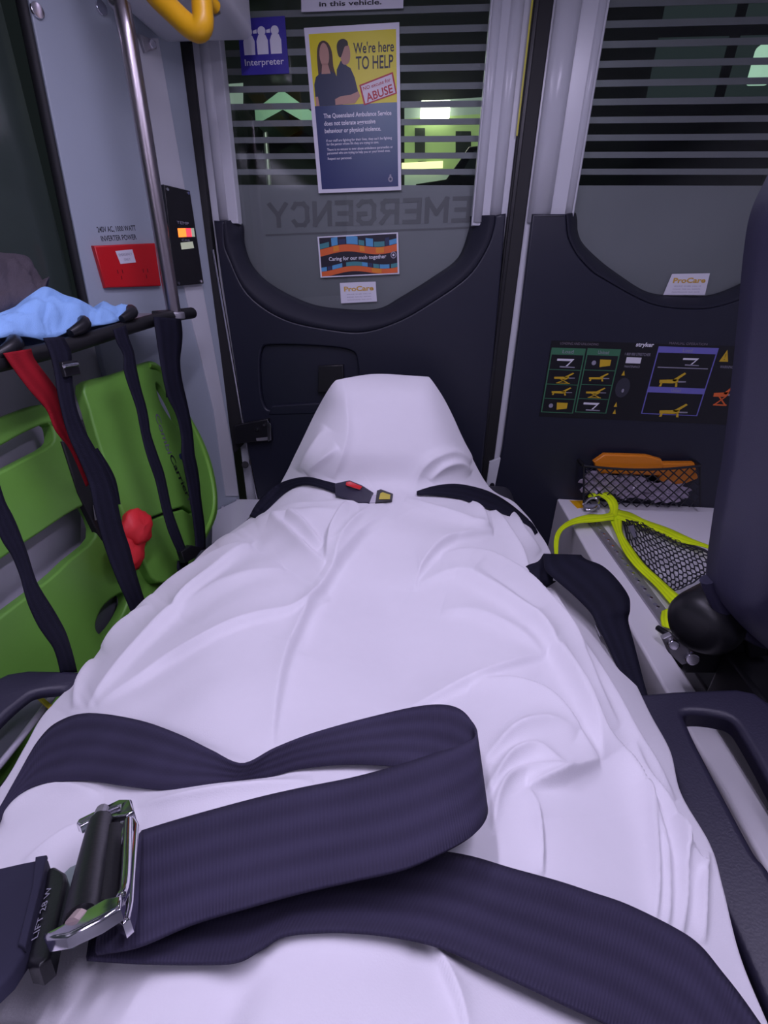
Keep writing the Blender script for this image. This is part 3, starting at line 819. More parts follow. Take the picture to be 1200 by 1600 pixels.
for vv, hd_ in ((v0, 'Load'), (v0 + (v1 - v0) * .58, 'Unload')):
    f.poly('panel_header', [(u0, vv), (u1, vv), (u1, vv + .075), (u0, vv + .075)], c_violet, ic, .0013)
    f.text('header_lettering', hd_, u0 + (u1 - u0) * .42, u0 + (u1 - u0) * .58, vv + .060, inkgrey, ic, hv=.045)
uc = (u0 + u1) / 2
icon(uc + .03, v0 + .17, .08, .13, 'hook'); icon(uc - .035, v0 + .42, .11, .26, 'low'); icon(uc + .01, v0 + .82, .12, .26, 'low')
f.poly('pictogram_floor', [(u0 + .02, v0 + .25), (u1 - .02, v0 + .25), (u1 - .02, v0 + .262), (u0 + .02, v0 + .262)], inkgrey, ic, L2)
a, b = uvp(993, 541), uvp(1021, 541)
f.text('maker_lettering', 'stryker', a[0], b[0], a[1], paper, ic, hv=.05, bold=.03)
a = uvp(979, 558); b = uvp(1000, 568)
f.poly('white_panel', [a, (b[0], a[1]), b, (a[0], b[1])], paper, ic, L2)
a, b = uvp(976, 555), uvp(1016, 555)
f.text('phone_lettering', '1 800 000 STRETCHER', a[0], b[0], a[1], inkgrey, ic, hv=.035)
for (wx, wy) in ((974, 583), (962, 632), (960, 643)):
    a = uvp(wx, wy)
    f.poly('warning_mark', [(a[0] - .008, a[1] + .03), (a[0] + .008, a[1] + .03), (a[0], a[1] - .035)], c_yellow, ic, L2)
a = uvp(972, 608)
f.ell('dial_drawing', a[0], a[1] - .02, .034, .13, mat('dial_grey_print', (.035, .035, .05), .4), ic, .0012, 20); f.ell('dial_drawing', a[0] + .004, a[1] + .02, .006, .025, inkgrey, ic, L2, 10)
a = uvp(975, 574); b = uvp(999, 574)
f.text('caption_lettering', 'MAINTENANCE', a[0], b[0], a[1], inkgrey, ic, hv=.028)
a = uvp(1133, 556)
f.poly('warning_triangle', [(a[0] - .020, a[1] + .07), (a[0] + .020, a[1] + .07), (a[0], a[1] - .075)], c_yellow, ic, L2)
f.text('warning_mark', '!', a[0] - .003, a[0] + .003, a[1] + .05, ink, ic, hv=.08)
a = uvp(1126, 615); icon(a[0] + .01, a[1], .085, .30, 'raised', p_orange)
a = uvp(1124, 575); b = uvp(1145, 575)
f.text('caption_lettering', 'WARNING', a[0], b[0], a[1], inkgrey, ic, hv=.035)
for (cx_, tx) in ((905, 'LOADING AND UNLOADING'), (1075, 'MANUAL OPERATION')):
    a = uvp(cx_ - 30, 538); b = uvp(cx_ + 30, 538)
    f.text('caption_lettering', tx, a[0], b[0], a[1], letter_m, ic, hv=.03)

# ================================================================== LEFT WALL: outlet, control panel, pole, rack
FP = Face(pil(142, 384), pil(238, 380), pil(248, 447), pil(161, 450), pn)
ro = thing('power_outlet', 'red double power outlet on the white rear pillar', 'outlet', FP.p(.5, .5))
plate('outlet_plate', [FP.p(0, 0, .012), FP.p(1, 0, .012), FP.p(1, 1, .012), FP.p(0, 1, .012)], -pn * .012, red_m, ro, bevel=.004, seg=3)
FP2 = Face(*[FP.p(a, b, .0122) for a, b in ((.30, .14), (.58, .12), (.60, .42), (.335, .44))], pn)
FP2.base('outlet_label', paper, ro, .0006)
FP2.text('label_lettering', 'EMERGENCY', .1, .9, .42, inkgrey, ro, hv=.2, lift=.001); FP2.text('label_lettering', 'ONLY', .3, .7, .80, inkgrey, ro, hv=.2, lift=.001)
darkred = mat('dark_red_socket', (.12, .004, .006), .4)
for cu in (.30, .74):
    for (du, dv) in ((-.04, .62), (.04, .62), (0, .76)):
        FP.poly('socket_slot', [(cu + du - .006, dv - .045), (cu + du + .006, dv - .045), (cu + du + .006, dv + .045), (cu + du - .006, dv + .045)], darkred, ro, .0125)
text('pillar_lettering', '240V AC, 1000 WATT', pil(153, 363), pil(213, 360), ink, pn, pillar, height=.011, bold=.01)
text('pillar_lettering', 'INVERTER POWER', pil(159, 377), pil(214, 374), ink, pn, pillar, height=.011, bold=.01)
FC = Face(pil(249, 289, .006), pil(290, 299, .006), pil(312, 443, .006), pil(268, 447, .006), pn)
cp_ = thing('control_panel', 'black control panel with lit orange display beside the steel pole', 'panel', FC.p(.5, .5))
plate('panel_body', [FC.p(0, 0, .012), FC.p(1, 0, .012), FC.p(1, 1, .012), FC.p(0, 1, .012)], -pn * .012, black, cp_, bevel=.002)
FC.poly('display', [(.30, .405), (.60, .395), (.60, .485), (.30, .495)], lcd_m, cp_, .0126)
FC.poly('display_red', [(.60, .395), (.80, .39), (.80, .48), (.60, .485)], lcdr_m, cp_, .0126)
FC.poly('display_pale', [(.80, .39), (.92, .385), (.92, .478), (.80, .48)], lcdw_m, cp_, .0126)
FC.poly('display_pale', [(.34, .55), (.80, .53), (.82, .60), (.35, .62)], lcdw_m, cp_, .0126)
FC.text('panel_lettering', 'TEMP', .3, .75, .36, inkgrey, cp_, hv=.03, lift=.0126); FC.text('panel_lettering', 'CAB', .4, .7, .53, inkgrey, cp_, hv=.02, lift=.0126)
for (a, b) in ((.1, .04), (.9, .03), (.1, .97), (.9, .97)):
    cyl('screw', FC.p(a, b, .0118), FC.p(a, b, .0145), .0035, chrome, cp_, 10)

XP = -0.635                                  # pole and rack rail
pb = hx(272, 490, XP)
def polez(py):
    # height on the vertical pole line that the photo row shows
    d = ray(272 - .166 * (490 - py), py); return (pb.y / d.y) * d.z + 1.1
pole = thing('grab_pole', 'upright brushed steel grab pole rising from the rack', 'pole', pb)
zt_ = polez(60)
tube('pole_tube', [pb, Vector((pb.x, pb.y, zt_)), Vector((pb.x - .010, pb.y, zt_ + .05)), Vector((pb.x - .03, pb.y, zt_ + .12)), Vector((pb.x - .03, pb.y, 1.1 + CEIL))], .0165, steel, pole, 18, 3)
cyl('pole_foot', pb + Vector((0, 0, -.012)), pb + Vector((0, 0, .004)), .024, alu, pole, 18, .003)
# white overhead locker with a yellow grab handle
YH = 1.22
h0 = hy(225, 30, D - .1); h1 = hy(389, 30, D - .06); hb = hy(320, 60, D - .06).z
lk = thing('overhead_locker', 'white rounded overhead locker at the top left corner', 'cabinet', Vector((h0.x, YH, hb)))
box('locker_body', (h0.x, YH, hb), (h1.x, D - .03, 1.1 + CEIL), white, lk, bevel=.022, seg=4)
plate('locker_bracket', [hy(318, 20, YH - .002), hy(342, 8, YH - .002), hy(344, 20, YH - .002), hy(322, 32, YH - .002)], (0, .004, 0), alu, lk)
gh = thing('grab_rail', 'bent yellow grab rail under the overhead locker', 'grab rail', hy(300, 40, YH - .05))
tube('handle_bar', [hy(205, -60, YH - .05), hy(240, -12, YH - .06), hy(268, 16, YH - .06), hy(294, 40, YH - .06), hy(309, 46, YH - .06), hy(317, 36, YH - .06), hy(316, 8, YH - .055), hy(312, -60, YH - .05)], .0195, yellow_m, gh, 14, 4)
tube('handle_stub', [hy(338, 12, YH - .006), hy(318, -12, YH - .035)], .011, yellow_m, gh, 10)
cyl('handle_screw', hy(331, 30, YH), hy(331, 30, YH - .006), .006, chrome, gh, 10)

# rack
rk = thing('folding_rack', 'black tubular rack rail fixed along the left wall below the window', 'rack', hx(200, 515, XP))
ra = hx(300, 489, XP); rb = hx(-90, 585, XP)
tube('rack_rail', [ra, hx(262, 495, XP), hx(200, 512, XP), hx(100, 542, XP), hx(0, 566, XP), rb], .0135, rubber, rk, 12, 3)
zr = ra.z
tray = [hx(282, 490, XP), hx(200, 506, XP), hx(90, 536, XP), hx(-90, 578, XP)]
tb_ = [Vector((XL + .012, q.y, q.z - .003)) for q in tray]
tb_[0] = Vector((-.74, tray[0].y - .02, tray[0].z))
plate('rack_tray', tray + tb_[::-1], (0, 0, -.008), alu, rk)
for (q, s_) in ((205, 494), (130, 514), (20, 548)):
    a = hx(q, s_, XP)
    tube('rail_clamp', [a + Vector((-.03, .05, .004)), a + Vector((-.01, .02, .012)), a + Vector((.006, -.005, .006)), a + Vector((.004, -.04, -.004))], [.006, .010, .011, .007], black, rk, 10, 4)
plate('rack_end_bracket', [hx(298, 482, XP + .002), hx(250, 486, XP + .002), hx(250, 500, XP + .002), hx(300, 494, XP + .002)], (-.02, 0, 0), black, rk, bevel=.004)

# blue cloth heaped on the rack, dark garment behind it
def heap(name, cols, xf, xb, m, label, cat, amp, seed):
    """cols: (px, py_front, py_ridge)"""
    cs_ = smooth_loop(cols, 6, False); V, Fc = [], []; K = 12
    for (c, yf, yr) in cs_:
        a = hx(c, yf, xf); b = hx(c, yr, xb)
        for k in range(K + 1):
            t = k / K
            q = a.lerp(b, t)
            q.z += .012 * sin(pi * min(1, t * 1.1)) * (1 if amp else 0)
            nz = noise.fractal(Vector((q.x * 26 + seed, q.y * 26, q.z * 26)), 1, 2, 3)
            w = sin(pi * t) ** .5
            q += Vector((amp * nz * .5, amp * nz * .4, amp * nz)) * w
            V.append(q)
        q = b + Vector((-.04, 0, -.02)); V.append(q)
        q = Vector((XL + .02, b.y, a.z + .004)); V.append(q)
    R = K + 3
    for i in range(len(cs_) - 1):
        for k in range(R - 1):
            a = i * R + k
            Fc.append((a, a + 1, a + R + 1, a + R))
    o = mesh(name, V, Fc, m, None, smooth=True, fix=False)
    s = o.modifiers.new('solid', 'SOLIDIFY'); s.thickness = .002
    return tag(o, label, cat)
heap('blue_cloth', [(-80, 560, 510), (-30, 542, 500), (0, 529, 491), (30, 526, 478), (55, 529, 458), (68, 532, 450), (80, 530, 452), (100, 522, 462), (120, 512, 468), (140, 511, 478), (152, 509, 484), (162, 508, 472), (180, 504, 482), (196, 498, 488), (203, 495, 493)], XP - .012, -.70, blue_m,
     'crumpled light blue disposable cloth lying on the rack', 'cloth', .012, 3.1)
heap('folded_garment', [(-90, 520, 400), (-40, 505, 385), (0, 492, 396), (25, 482, 398), (45, 470, 404), (55, 462, 425), (66, 458, 448), (75, 456, 454)], -.725, -.785, garment_m,
     'grey brown fleece garment heaped behind the blue cloth', 'garment', .02, 9.7)

# ================================================================== GREEN SCOOP STRETCHER BOARD along the left wall
GP0 = E(-.70, 1.0, -.10); GP1 = E(-.585, 1.0, -.52)
gdir = (GP1 - GP0).normalized()
gn = Vector((-gdir.z, 0, gdir.x)).normalized()
if gn.dot(EYE - GP0) < 0: gn = -gn
GPL = (GP0, gn)
def gp(px, py, lift=0.0): return hp(px, py, GPL) + gn * lift
gb = thing('carry_board', 'green moulded scoop stretcher board stowed upright against the left wall', 'stretcher board', gp(150, 1000))
def gl_(pts, lift): return [gp(a, b, lift) for a, b in pts]
lo_out = [(-80, 694), (0, 653), (50, 634), (66, 631), (78, 642), (100, 690), (128, 722), (165, 770), (188, 812), (205, 860), (232, 900), (280, 905), (300, 880), (240, 990), (150, 1075), (60, 1150), (-20, 1260), (-120, 1330)]
hole1 = smooth_loop([(-30, 718), (14, 690), (45, 673), (76, 661), (84, 676), (80, 694), (40, 716), (0, 737), (-30, 752)], 3)
hole2 = smooth_loop([(-30, 905), (0, 876), (60, 835), (124, 793), (140, 798), (149, 838), (110, 874), (77, 905), (0, 964), (-30, 990)], 3)
hole3 = smooth_loop([(152, 970), (165, 945), (190, 927), (199, 934), (196, 950), (180, 978), (164, 992), (153, 986)], 3)
plate('board_half', gl_(lo_out, 0.0), -gn * .022, green_m, gb, holes=[gl_(h, 0) for h in (hole1, hole2, hole3)], bevel=.005, seg=3)
hi_out = smooth_loop([(118, 603), (155, 590), (193, 578), (214, 569), (228, 567), (243, 577), (258, 600), (275, 630), (292, 660), (308, 690), (321, 724), (329, 760), (331, 790), (328, 812), (312, 845), (292, 880), (262, 905), (232, 912), (212, 880), (196, 850), (180, 805), (158, 745), (140, 690), (127, 645)], 3)
handle_hole = smooth_loop([(233, 603), (241, 605), (252, 622), (264, 646), (270, 668), (262, 664), (250, 648), (239, 628)], 3)
seam = [(214, 815), (253, 800), (275, 794), (290, 803), (288, 806), (275, 798), (253, 804), (215, 819)]
plate('board_half', gl_(hi_out, .020), -gn * .020, green_m, gb, holes=[gl_(handle_hole, .020), gl_(seam, .020)], bevel=.005, seg=3)
tube('board_rim', [gp(a, b, .020) for a, b in [(221, 574), (238, 580), (254, 604), (270, 633), (287, 664), (302, 694), (314, 726), (322, 760), (324, 790), (318, 816), (304, 845)]], .0065, green2_m, gb, 8, 3)
plate('seam_backing', gl_([(206, 810), (292, 790), (298, 812), (206, 824)], .004), -gn * .003, rubber, gb)
# grey flap and dark hinge zone between the halves
plate('hinge_strip', gl_([(94, 690), (116, 692), (150, 770), (188, 850), (196, 880), (176, 868), (150, 832), (120, 770)], .004), -gn * .012, rubber, gb, bevel=.003)
plate('hinge_pin', gl_([(141, 790), (147, 789), (150, 812), (144, 814)], .016), -gn * .010, alu, gb, bevel=.002)
combi = mat('dark_green_print', (.02, .05, .02), .5)
text('board_lettering', 'Combi', gp(229, 650, .021), gp(250, 712, .021), greyplate_m, gn, gb, height=.017, bold=.004)
text('board_lettering', 'Carrier', gp(252, 715, .021), gp(280, 780, .021), ink, gn, gb, height=.017, bold=.012)
text('board_lettering', 'II', gp(281, 782, .021), gp(285, 791, .021), greyplate_m, gn, gb, height=.014)
cyl('board_emblem', gp(272, 716, .020), gp(272, 716, .0215), .008, p_navy, gb, 16)
plate('slot_backing', gl_([(-140, 700), (95, 640), (160, 780), (160, 850), (-20, 1060), (-200, 1180)], -.05), -gn * .004, mat('pale_slot_backing', (.42, .40, .48), .5), gb)  # pale plate added close behind the slots, where the locker lay in shade
plate('slot_backing', gl_([(140, 960), (205, 915), (205, 960), (160, 1005)], -.034), -gn * .004, greyplate_m, gb)
# grey ledge behind the cut-outs
struct(box('trim_4', (XL, -.6, .42), (XL + .09, 1.05, .80), mat('grey_wall_locker', (.55, .53, .60), .5), bevel=.01))

# ---- hanging straps on the rack
def on_x(x0, x1, y0, y1):
    def fn(px, py, a):
        t = min(1, max(0, (py - y0) / (y1 - y0)))
        return hx(px, py, x0 + (x1 - x0) * t + a)
    return fn
def zipst(L, R, lift=0.0):
    n = 18
    def samp(P):
        P = smooth_loop(P, 8, False)
        d = [0]
        for i in range(1, len(P)): d.append(d[-1] + math.hypot(P[i][0] - P[i - 1][0], P[i][1] - P[i - 1][1]))
        out = []
        for k in range(n):
            t = d[-1] * k / (n - 1)
            j = max(1, next((i for i in range(len(d)) if d[i] >= t - 1e-9), len(d) - 1))
            w = (t - d[j - 1]) / max(1e-9, d[j] - d[j - 1])
            out.append((P[j - 1][0] + (P[j][0] - P[j - 1][0]) * w, P[j - 1][1] + (P[j][1] - P[j - 1][1]) * w))
        return out
    return [(a[0], a[1], lift, b[0], b[1], lift) for a, b in zip(samp(L), samp(R))]
fx = on_x(XP + .016, -.50, 500, 1000)
G = 'black straps hanging from the rack'
def strap_thing(label, L, R, loc, m=web2_m, lift=0.0, fn=fx):
    t = thing('hanging_strap', label, 'strap', loc, G)
    ribbon('webbing', zipst(L, R, lift), fn, m, t, .002, 3, 4)
    return t
strap_thing('black hanging strap nearest the camera, crossing the slots of the green board',
            [(-45, 740), (-20, 775), (0, 837), (19, 868), (34, 906), (42, 937), (61, 979), (84, 1013), (94, 1046), (95, 1052)], [(-20, 700), (-5, 745), (8, 785), (23, 814), (42, 864), (57, 910), (80, 948), (103, 990), (119, 1044), (120, 1050)], fx(0, 760, 0), lift=.03)
tB = strap_thing('black hanging strap with a ladder buckle, over the red pouch',
            [(68, 528), (83, 567), (87, 597), (100, 657), (111, 690), (126, 722), (140, 757), (148, 795), (161, 845), (180, 898), (199, 941), (210, 970)], [(98, 526), (110, 547), (112, 587), (118, 633), (134, 676), (158, 718), (176, 757), (184, 791), (192, 826), (201, 852), (213, 898), (231, 955)], fx(85, 535, 0), lift=.02)
plate('ladder_buckle', [fx(a, b, .028) for a, b in ((98, 566), (122, 563), (127, 585), (104, 589))], (-.008, 0, 0), black, tB, bevel=.002)
tube('buckle_bar', [fx(100, 572, .033), fx(121, 569, .033)], .003, chrome, tB, 8)
ribbon('strap_tail', zipst([(140, 705), (150, 735), (165, 765), (172, 790)], [(152, 700), (170, 728), (181, 752), (188, 788)]), fx, web2_m, tB, .002, 3, 3)
tC = strap_thing('thin black hanging strap left of the printed board lettering',
            [(177, 515), (180, 530), (193, 553), (193, 573), (200, 600), (213, 637), (220, 673), (230, 713), (243, 750), (252, 790), (264, 832), (282, 872)], [(196, 508), (199, 523), (208, 547), (212, 570), (220, 607), (230, 643), (235, 677), (247, 713), (257, 743), (268, 795), (279, 827), (291, 860)], fx(190, 515, 0), lift=.02)
tD = strap_thing('wide black doubled strap hanging below the steel pole',
            [(240, 495), (245, 530), (253, 580), (262, 620), (274, 645), (283, 680), (284, 712), (290, 742), (296, 775), (304, 830), (306, 862)], [(282, 498), (285, 527), (281, 563), (284, 593), (293, 633), (301, 676), (303, 704), (310, 740), (314, 780), (320, 826), (321, 858)], fx(262, 495, 0), lift=.01)
ribbon('strap_fold', zipst([(252, 500), (256, 560), (260, 621)], [(282, 500), (280, 560), (276, 622)], .006), fx, web2_m, tD, .002, 4, 3)
plate('side_buckle', [fx(a, b, .028) for a, b in ((284, 862), (300, 852), (318, 856), (306, 872), (290, 880))], (-.012, 0, 0), black, tD, bevel=.002)
ribbon('strap_tail', zipst([(278, 876), (277, 888), (281, 903)], [(294, 878), (293, 888), (292, 899)], .01), fx, web2_m, tD, .002, 4, 3)
rs = thing('red_strap', 'wide red webbing strap running down behind the black strap', 'strap', fx(40, 575, -.02))
ribbon('webbing', zipst([(5, 552), (17, 570), (47, 610), (73, 640), (87, 673), (110, 703), (135, 760)], [(48, 545), (54, 562), (80, 597), (90, 613), (100, 653), (120, 695), (150, 745)], -.012), fx, redweb, rs, .002, 3, 4)
# red pouch
def blob(name, c, ru, rv, rn, u_, v_, n_, m, parent=None, seed=0, amp=.25, nu=28, nv=18, fr=3.0):
    V, Fc = [], []
    for j in range(nv + 1):
        th = pi * j / nv
        for i in range(nu):
            a = 2 * pi * i / nu
            d = Vector((sin(th) * cos(a), sin(th) * sin(a), cos(th)))
            k = 1 + amp * noise.fractal(d * fr * .5 + Vector((seed, seed * 2, 0)), 1, 2, 3)
            V.append(c + u_ * (d.x * ru * k) + v_ * (d.y * rv * k) + n_ * (d.z * rn * k))
    for j in range(nv):
        for i in range(nu):
            a = j * nu + i; b = j * nu + (i + 1) % nu
            Fc.append((a, b, b + nu, a + nu))
    return mesh(name, V, Fc, m, parent, smooth=True)
gu = Vector((0, 1, 0)); gv = gdir
rp = thing('red_pouch', 'small crumpled red nylon pouch tucked behind the strap on the green board', 'pouch', gp(190, 840, .03))
blob('pouch_body', gp(190, 828, .035), .040, .036, .022, gu, gv, gn, redcloth, rp, 2.3, .18)
blob('pouch_skirt', gp(180, 862, .030), .050, .040, .012, gu, gv, gn, redcloth, rp, 5.1, .3)

# ================================================================== STRETCHER, SHEET
SX = -0.03
sc_ = thing('ambulance_stretcher', 'patient stretcher with dark plastic side rails under the white sheet', 'stretcher', E(SX, .5, -1.10))
matt_m = mat('stretcher_mattress', (.03, .03, .04), .5)
box('mattress', (-.34, -.75, 1.10 - .64), (.26, 1.33, 1.10 - .53), matt_m, sc_, bevel=.03, seg=4)
box('stretcher_frame', (-.33, -.75, 1.10 - .69), (.25, 1.30, 1.10 - .645), mat('yellow_frame', (.6, .35, .02), .4), sc_, bevel=.01)
for lx in (-.28, .20):
    for ly in (-.5, 1.05):
        tube('leg', [Vector((lx, ly, .41)), Vector((lx, ly + .02, .12))], .018, alu, sc_, 10)
        cyl('wheel', Vector((lx - .02, ly + .02, .075)), Vector((lx + .02, ly + .02, .075)), .075, rubber, sc_, 20, .01)

# rows of the draped sheet: centre row/height, left hem, right hem (photo column,row and height under the eye), roundness
ROWS = [
    (586, -.203, (525, 594, -.207), (671, 590, -.207), 8),
    (610, -.225, (509, 617, -.245), (690, 618, -.245), 5),
    (650, -.275, (491, 650, -.300), (708, 655, -.300), 5),
    (705, -.345, (464, 706, -.385), (732, 705, -.380), 5),
    (755, -.415, (437, 757, -.465), (765, 760, -.470), 4),
    (785, -.425, (405, 797, -.500), (808, 790, -.505), 3),
    (830, -.418, (350, 842, -.510), (846, 842, -.515), 2.6),
    (880, -.408, (300, 888, -.510), (872, 895, -.515), 2.4),
    (930, -.398, (252, 932, -.505), (908, 940, -.510), 2.4),
    (990, -.380, (195, 988, -.500), (948, 992, -.500), 2.3),
    (1050, -.355, (140, 1050, -.490), (984, 1055, -.485), 2.3),
    (1110, -.328, (75, 1108, -.475), (1013, 1112, -.465), 2.3),
    (1170, -.303, (38, 1166, -.455), (1045, 1172, -.445), 2.3),
    (1235, -.283, (0, 1232, -.430), (1062, 1240, -.425), 2.3),
    (1300, -.268, (-60, 1290, -.405), (1108, 1318, -.400), 2.3),
    (1380, -.252, (-130, 1360, -.385), (1130, 1385, -.375), 2.3),
    (1480, -.238, (-220, 1450, -.365), (1158, 1490, -.350), 2.3),
    (1600, -.226, (-320, 1560, -.345), (1204, 1610, -.325), 2.3),
    (1760, -.218, (-420, 1690, -.330), (1260, 1760, -.310), 2.3),
]
NC, SUBR = 400, 28
def sheet_rows():
    R = []
    ss = np.linspace(-1, 1, NC)
    for (yc, zc, l, r, pw) in ROWS:
        row = []
        for s in ss:
            t = (s + 1) / 2
            e = l if s < 0 else r
            px = l[0] + (r[0] - l[0]) * t
            py = yc + (e[1] - yc) * s * s
            z = e[2] + (zc - e[2]) * (1 - abs(s) ** pw)
            row.append(hz(px, py, z))
        R.append(np.array([list(v) for v in row]))
    return R
rows = sheet_rows()
back1 = rows[0].copy(); back1[:, 1] += .028; back1[:, 2] -= .020
back2 = rows[0].copy(); back2[:, 1] += .055; back2[:, 2] -= .10
back3 = rows[0].copy(); back3[:, 1] += .065; back3[:, 2] = 1.1 - .525
ext1 = rows[-1] + np.array([0, -.16, -.004]); ext2 = rows[-1] + np.array([0, -.38, -.02])
rows = [back3, back2, back1] + rows + [ext1, ext2]
def cr(P, n):
    out = []
    for i in range(len(P) - 1):
        a, b, c, d = P[max(i - 1, 0)], P[i], P[i + 1], P[min(i + 2, len(P) - 1)]
        for k in range(n):
            t = k / n
            out.append(.5 * (2 * b + (c - a) * t + (2 * a - 5 * b + 4 * c - d) * t * t + (3 * b - a - 3 * c + d) * t ** 3))
    out.append(P[-1])
    return np.array(out)
G_ = cr(rows, SUBR)                          # rows x cols x 3
base_grid = G_.copy()
nR = G_.shape[0]
dR = np.gradient(G_, axis=0); dC = np.gradient(G_, axis=1)
N_ = np.cross(dC, dR); N_ /= np.linalg.norm(N_, axis=2, keepdims=True) + 1e-12
if N_[nR // 2, NC // 2, 2] < 0: N_ = -N_
fv, rv, uv_ = np.array(_f), np.array(_r), np.array(_u)
rel = G_ - np.array(EYE)
dep = rel @ fv
PX = 600 + F * (rel @ rv) / dep; PY = 800 - F * (rel @ uv_) / dep
# folds: polyline, height (px), width on the left of travel, width on the right
FOLDS = [
    # broad forms
    ([(560, 840), (600, 920), (640, 1020), (655, 1110), (640, 1200)], -16, 60, 60),
    ([(430, 880), (370, 980), (330, 1080), (300, 1160)], 14, 70, 70),
    ([(700, 860), (770, 940), (830, 1060), (870, 1180), (880, 1280)], 10, 70, 60),
    ([(255, 950), (205, 1010), (165, 1070), (120, 1130)], 8, 40, 40),
    # feet tent
    ([(536, 592), (543, 640), (544, 680), (534, 716), (520, 748)], 5, 8, 30),
    ([(512, 668), (490, 705), (468, 738)], 5, 10, 10),
    ([(530, 700), (500, 722), (480, 742)], 5, 7, 9),
    ([(648, 768), (655, 738), (672, 718), (705, 709), (736, 722)], 7, 8, 18),
    ([(672, 752), (690, 732), (715, 728), (735, 740)], 6, 7, 9),
    ([(700, 600), (712, 640), (728, 670), (744, 715)], 3, 5, 9),
    # below the leg strap
    ([(400, 815), (450, 800), (520, 792), (560, 790)], 7, 6, 24),
    ([(340, 858), (400, 824), (470, 812), (545, 806)], 7, 8, 22),
    ([(430, 816), (455, 838), (486, 868), (510, 886)], 8, 4, 18),
    ([(455, 812), (480, 830), (505, 860)], 7, 4, 14),
    ([(544, 792), (528, 822), (516, 850), (512, 880)], 9, 16, 4),
    ([(580, 794), (556, 826), (530, 866), (524, 890)], 7, 6, 14),
    ([(610, 800), (570, 830), (528, 880), (490, 940), (464, 1000), (445, 1060), (434, 1110), (426, 1172)], 12, 4, 46),
    ([(632, 782), (690, 806), (740, 828), (768, 837)], 8, 9, 4),
    ([(768, 838), (728, 842), (690, 854), (660, 880), (648, 912)], 10, 5, 34),
    ([(735, 785), (750, 805), (757, 834)], 7, 4, 14),
    ([(770, 795), (792, 840), (812, 880), (824, 908)], 8, 4, 12),
    ([(800, 800), (815, 835), (842, 866)], 6, 4, 10),
    # right thigh
    ([(655, 905), (710, 902), (760, 935), (815, 985), (850, 1028), (885, 1085), (915, 1140), (938, 1192)], 15, 40, 6),
    ([(690, 868), (760, 880), (820, 925), (865, 985), (900, 1040), (930, 1100), (962, 1146)], 11, 6, 26),
    ([(690, 950), (740, 968), (800, 1008), (842, 1040)], 9, 30, 6),
    ([(846, 1038), (790, 1052), (720, 1068), (650, 1090), (600, 1118)], 9, 5, 40),
    ([(735, 1066), (790, 1076), (850, 1106), (890, 1150), (928, 1198)], 10, 5, 18),
    ([(932, 1196), (890, 1216), (855, 1229), (820, 1235)], 15, 5, 22),
    ([(820, 1236), (836, 1270), (842, 1320), (846, 1372)], 10, 4, 20),
    ([(755, 1190), (800, 1152), (850, 1146), (892, 1164)], 10, 14, 12),
    ([(765, 1238), (790, 1192), (830, 1180), (872, 1208)], 10, 8, 12),
    ([(770, 1305), (775, 1252), (800, 1216), (850, 1212), (885, 1224)], 9, 6, 12),
    ([(700, 1325), (740, 1272), (762, 1235), (778, 1198)], 6, 10, 14),
    # right hem
    ([(860, 1035), (905, 1110), (935, 1160), (975, 1195), (1010, 1260), (1035, 1330), (1042, 1420), (1036, 1474)], 13, 5, 18),
    ([(905, 1010), (945, 1085), (985, 1150), (1020, 1200), (1052, 1254)], 10, 5, 12),
    ([(985, 1165), (1005, 1212), (1040, 1265), (1062, 1320), (1068, 1400), (1062, 1474)], 12, 5, 11),
    ([(1000, 1230), (1015, 1300), (1022, 1380), (1020, 1454)], 9, 5, 10),
    ([(1060, 1285), (1072, 1332), (1104, 1358)], 12, 5, 12),
    ([(1105, 1330), (1098, 1400), (1100, 1474)], 9, 6, 10),
    ([(860, 930), (880, 985), (905, 1035)], 7, 5, 12),
    # left flank
    ([(155, 1110), (215, 1078), (268, 1048), (330, 1022), (383, 998), (460, 965), (516, 926)], 10, 32, 3.5),
    ([(140, 1112), (180, 1080), (211, 1048), (268, 986), (326, 929), (383, 872), (402, 846)], 12, 30, 3.5),
    ([(210, 976), (250, 942), (307, 906), (350, 882), (396, 858)], 9, 6, 16),
    ([(285, 970), (340, 938), (410, 910), (446, 894)], 8, 24, 10),
    ([(165, 1024), (205, 990), (244, 962)], 8, 6, 12),
    ([(120, 1112), (125, 1085), (140, 1058), (152, 1038)], 8, 5, 9),
    # near the buckle and the bottom
    ([(35, 1350), (70, 1325), (105, 1304), (145, 1288), (215, 1268)], 9, 5, 18),
    ([(0, 1285), (40, 1255), (95, 1236), (160, 1240)], 10, 10, 14),
    ([(215, 1262), (300, 1252), (400, 1238), (490, 1224)], 10, 14, 6),
    ([(668, 1468), (690, 1510), (712, 1560), (734, 1630)], 12, 26, 4),
    ([(404, 1494), (372, 1540), (345, 1600), (330, 1660)], -14, 30, 30),
    ([(420, 1476), (480, 1462), (560, 1460), (644, 1474)], 9, 10, 40),
    ([(740, 900), (790, 940), (830, 980)], -6, 20, 20),
    ([(500, 876), (470, 940), (448, 1020)], -7, 30, 26),
]
H = np.zeros_like(PX)
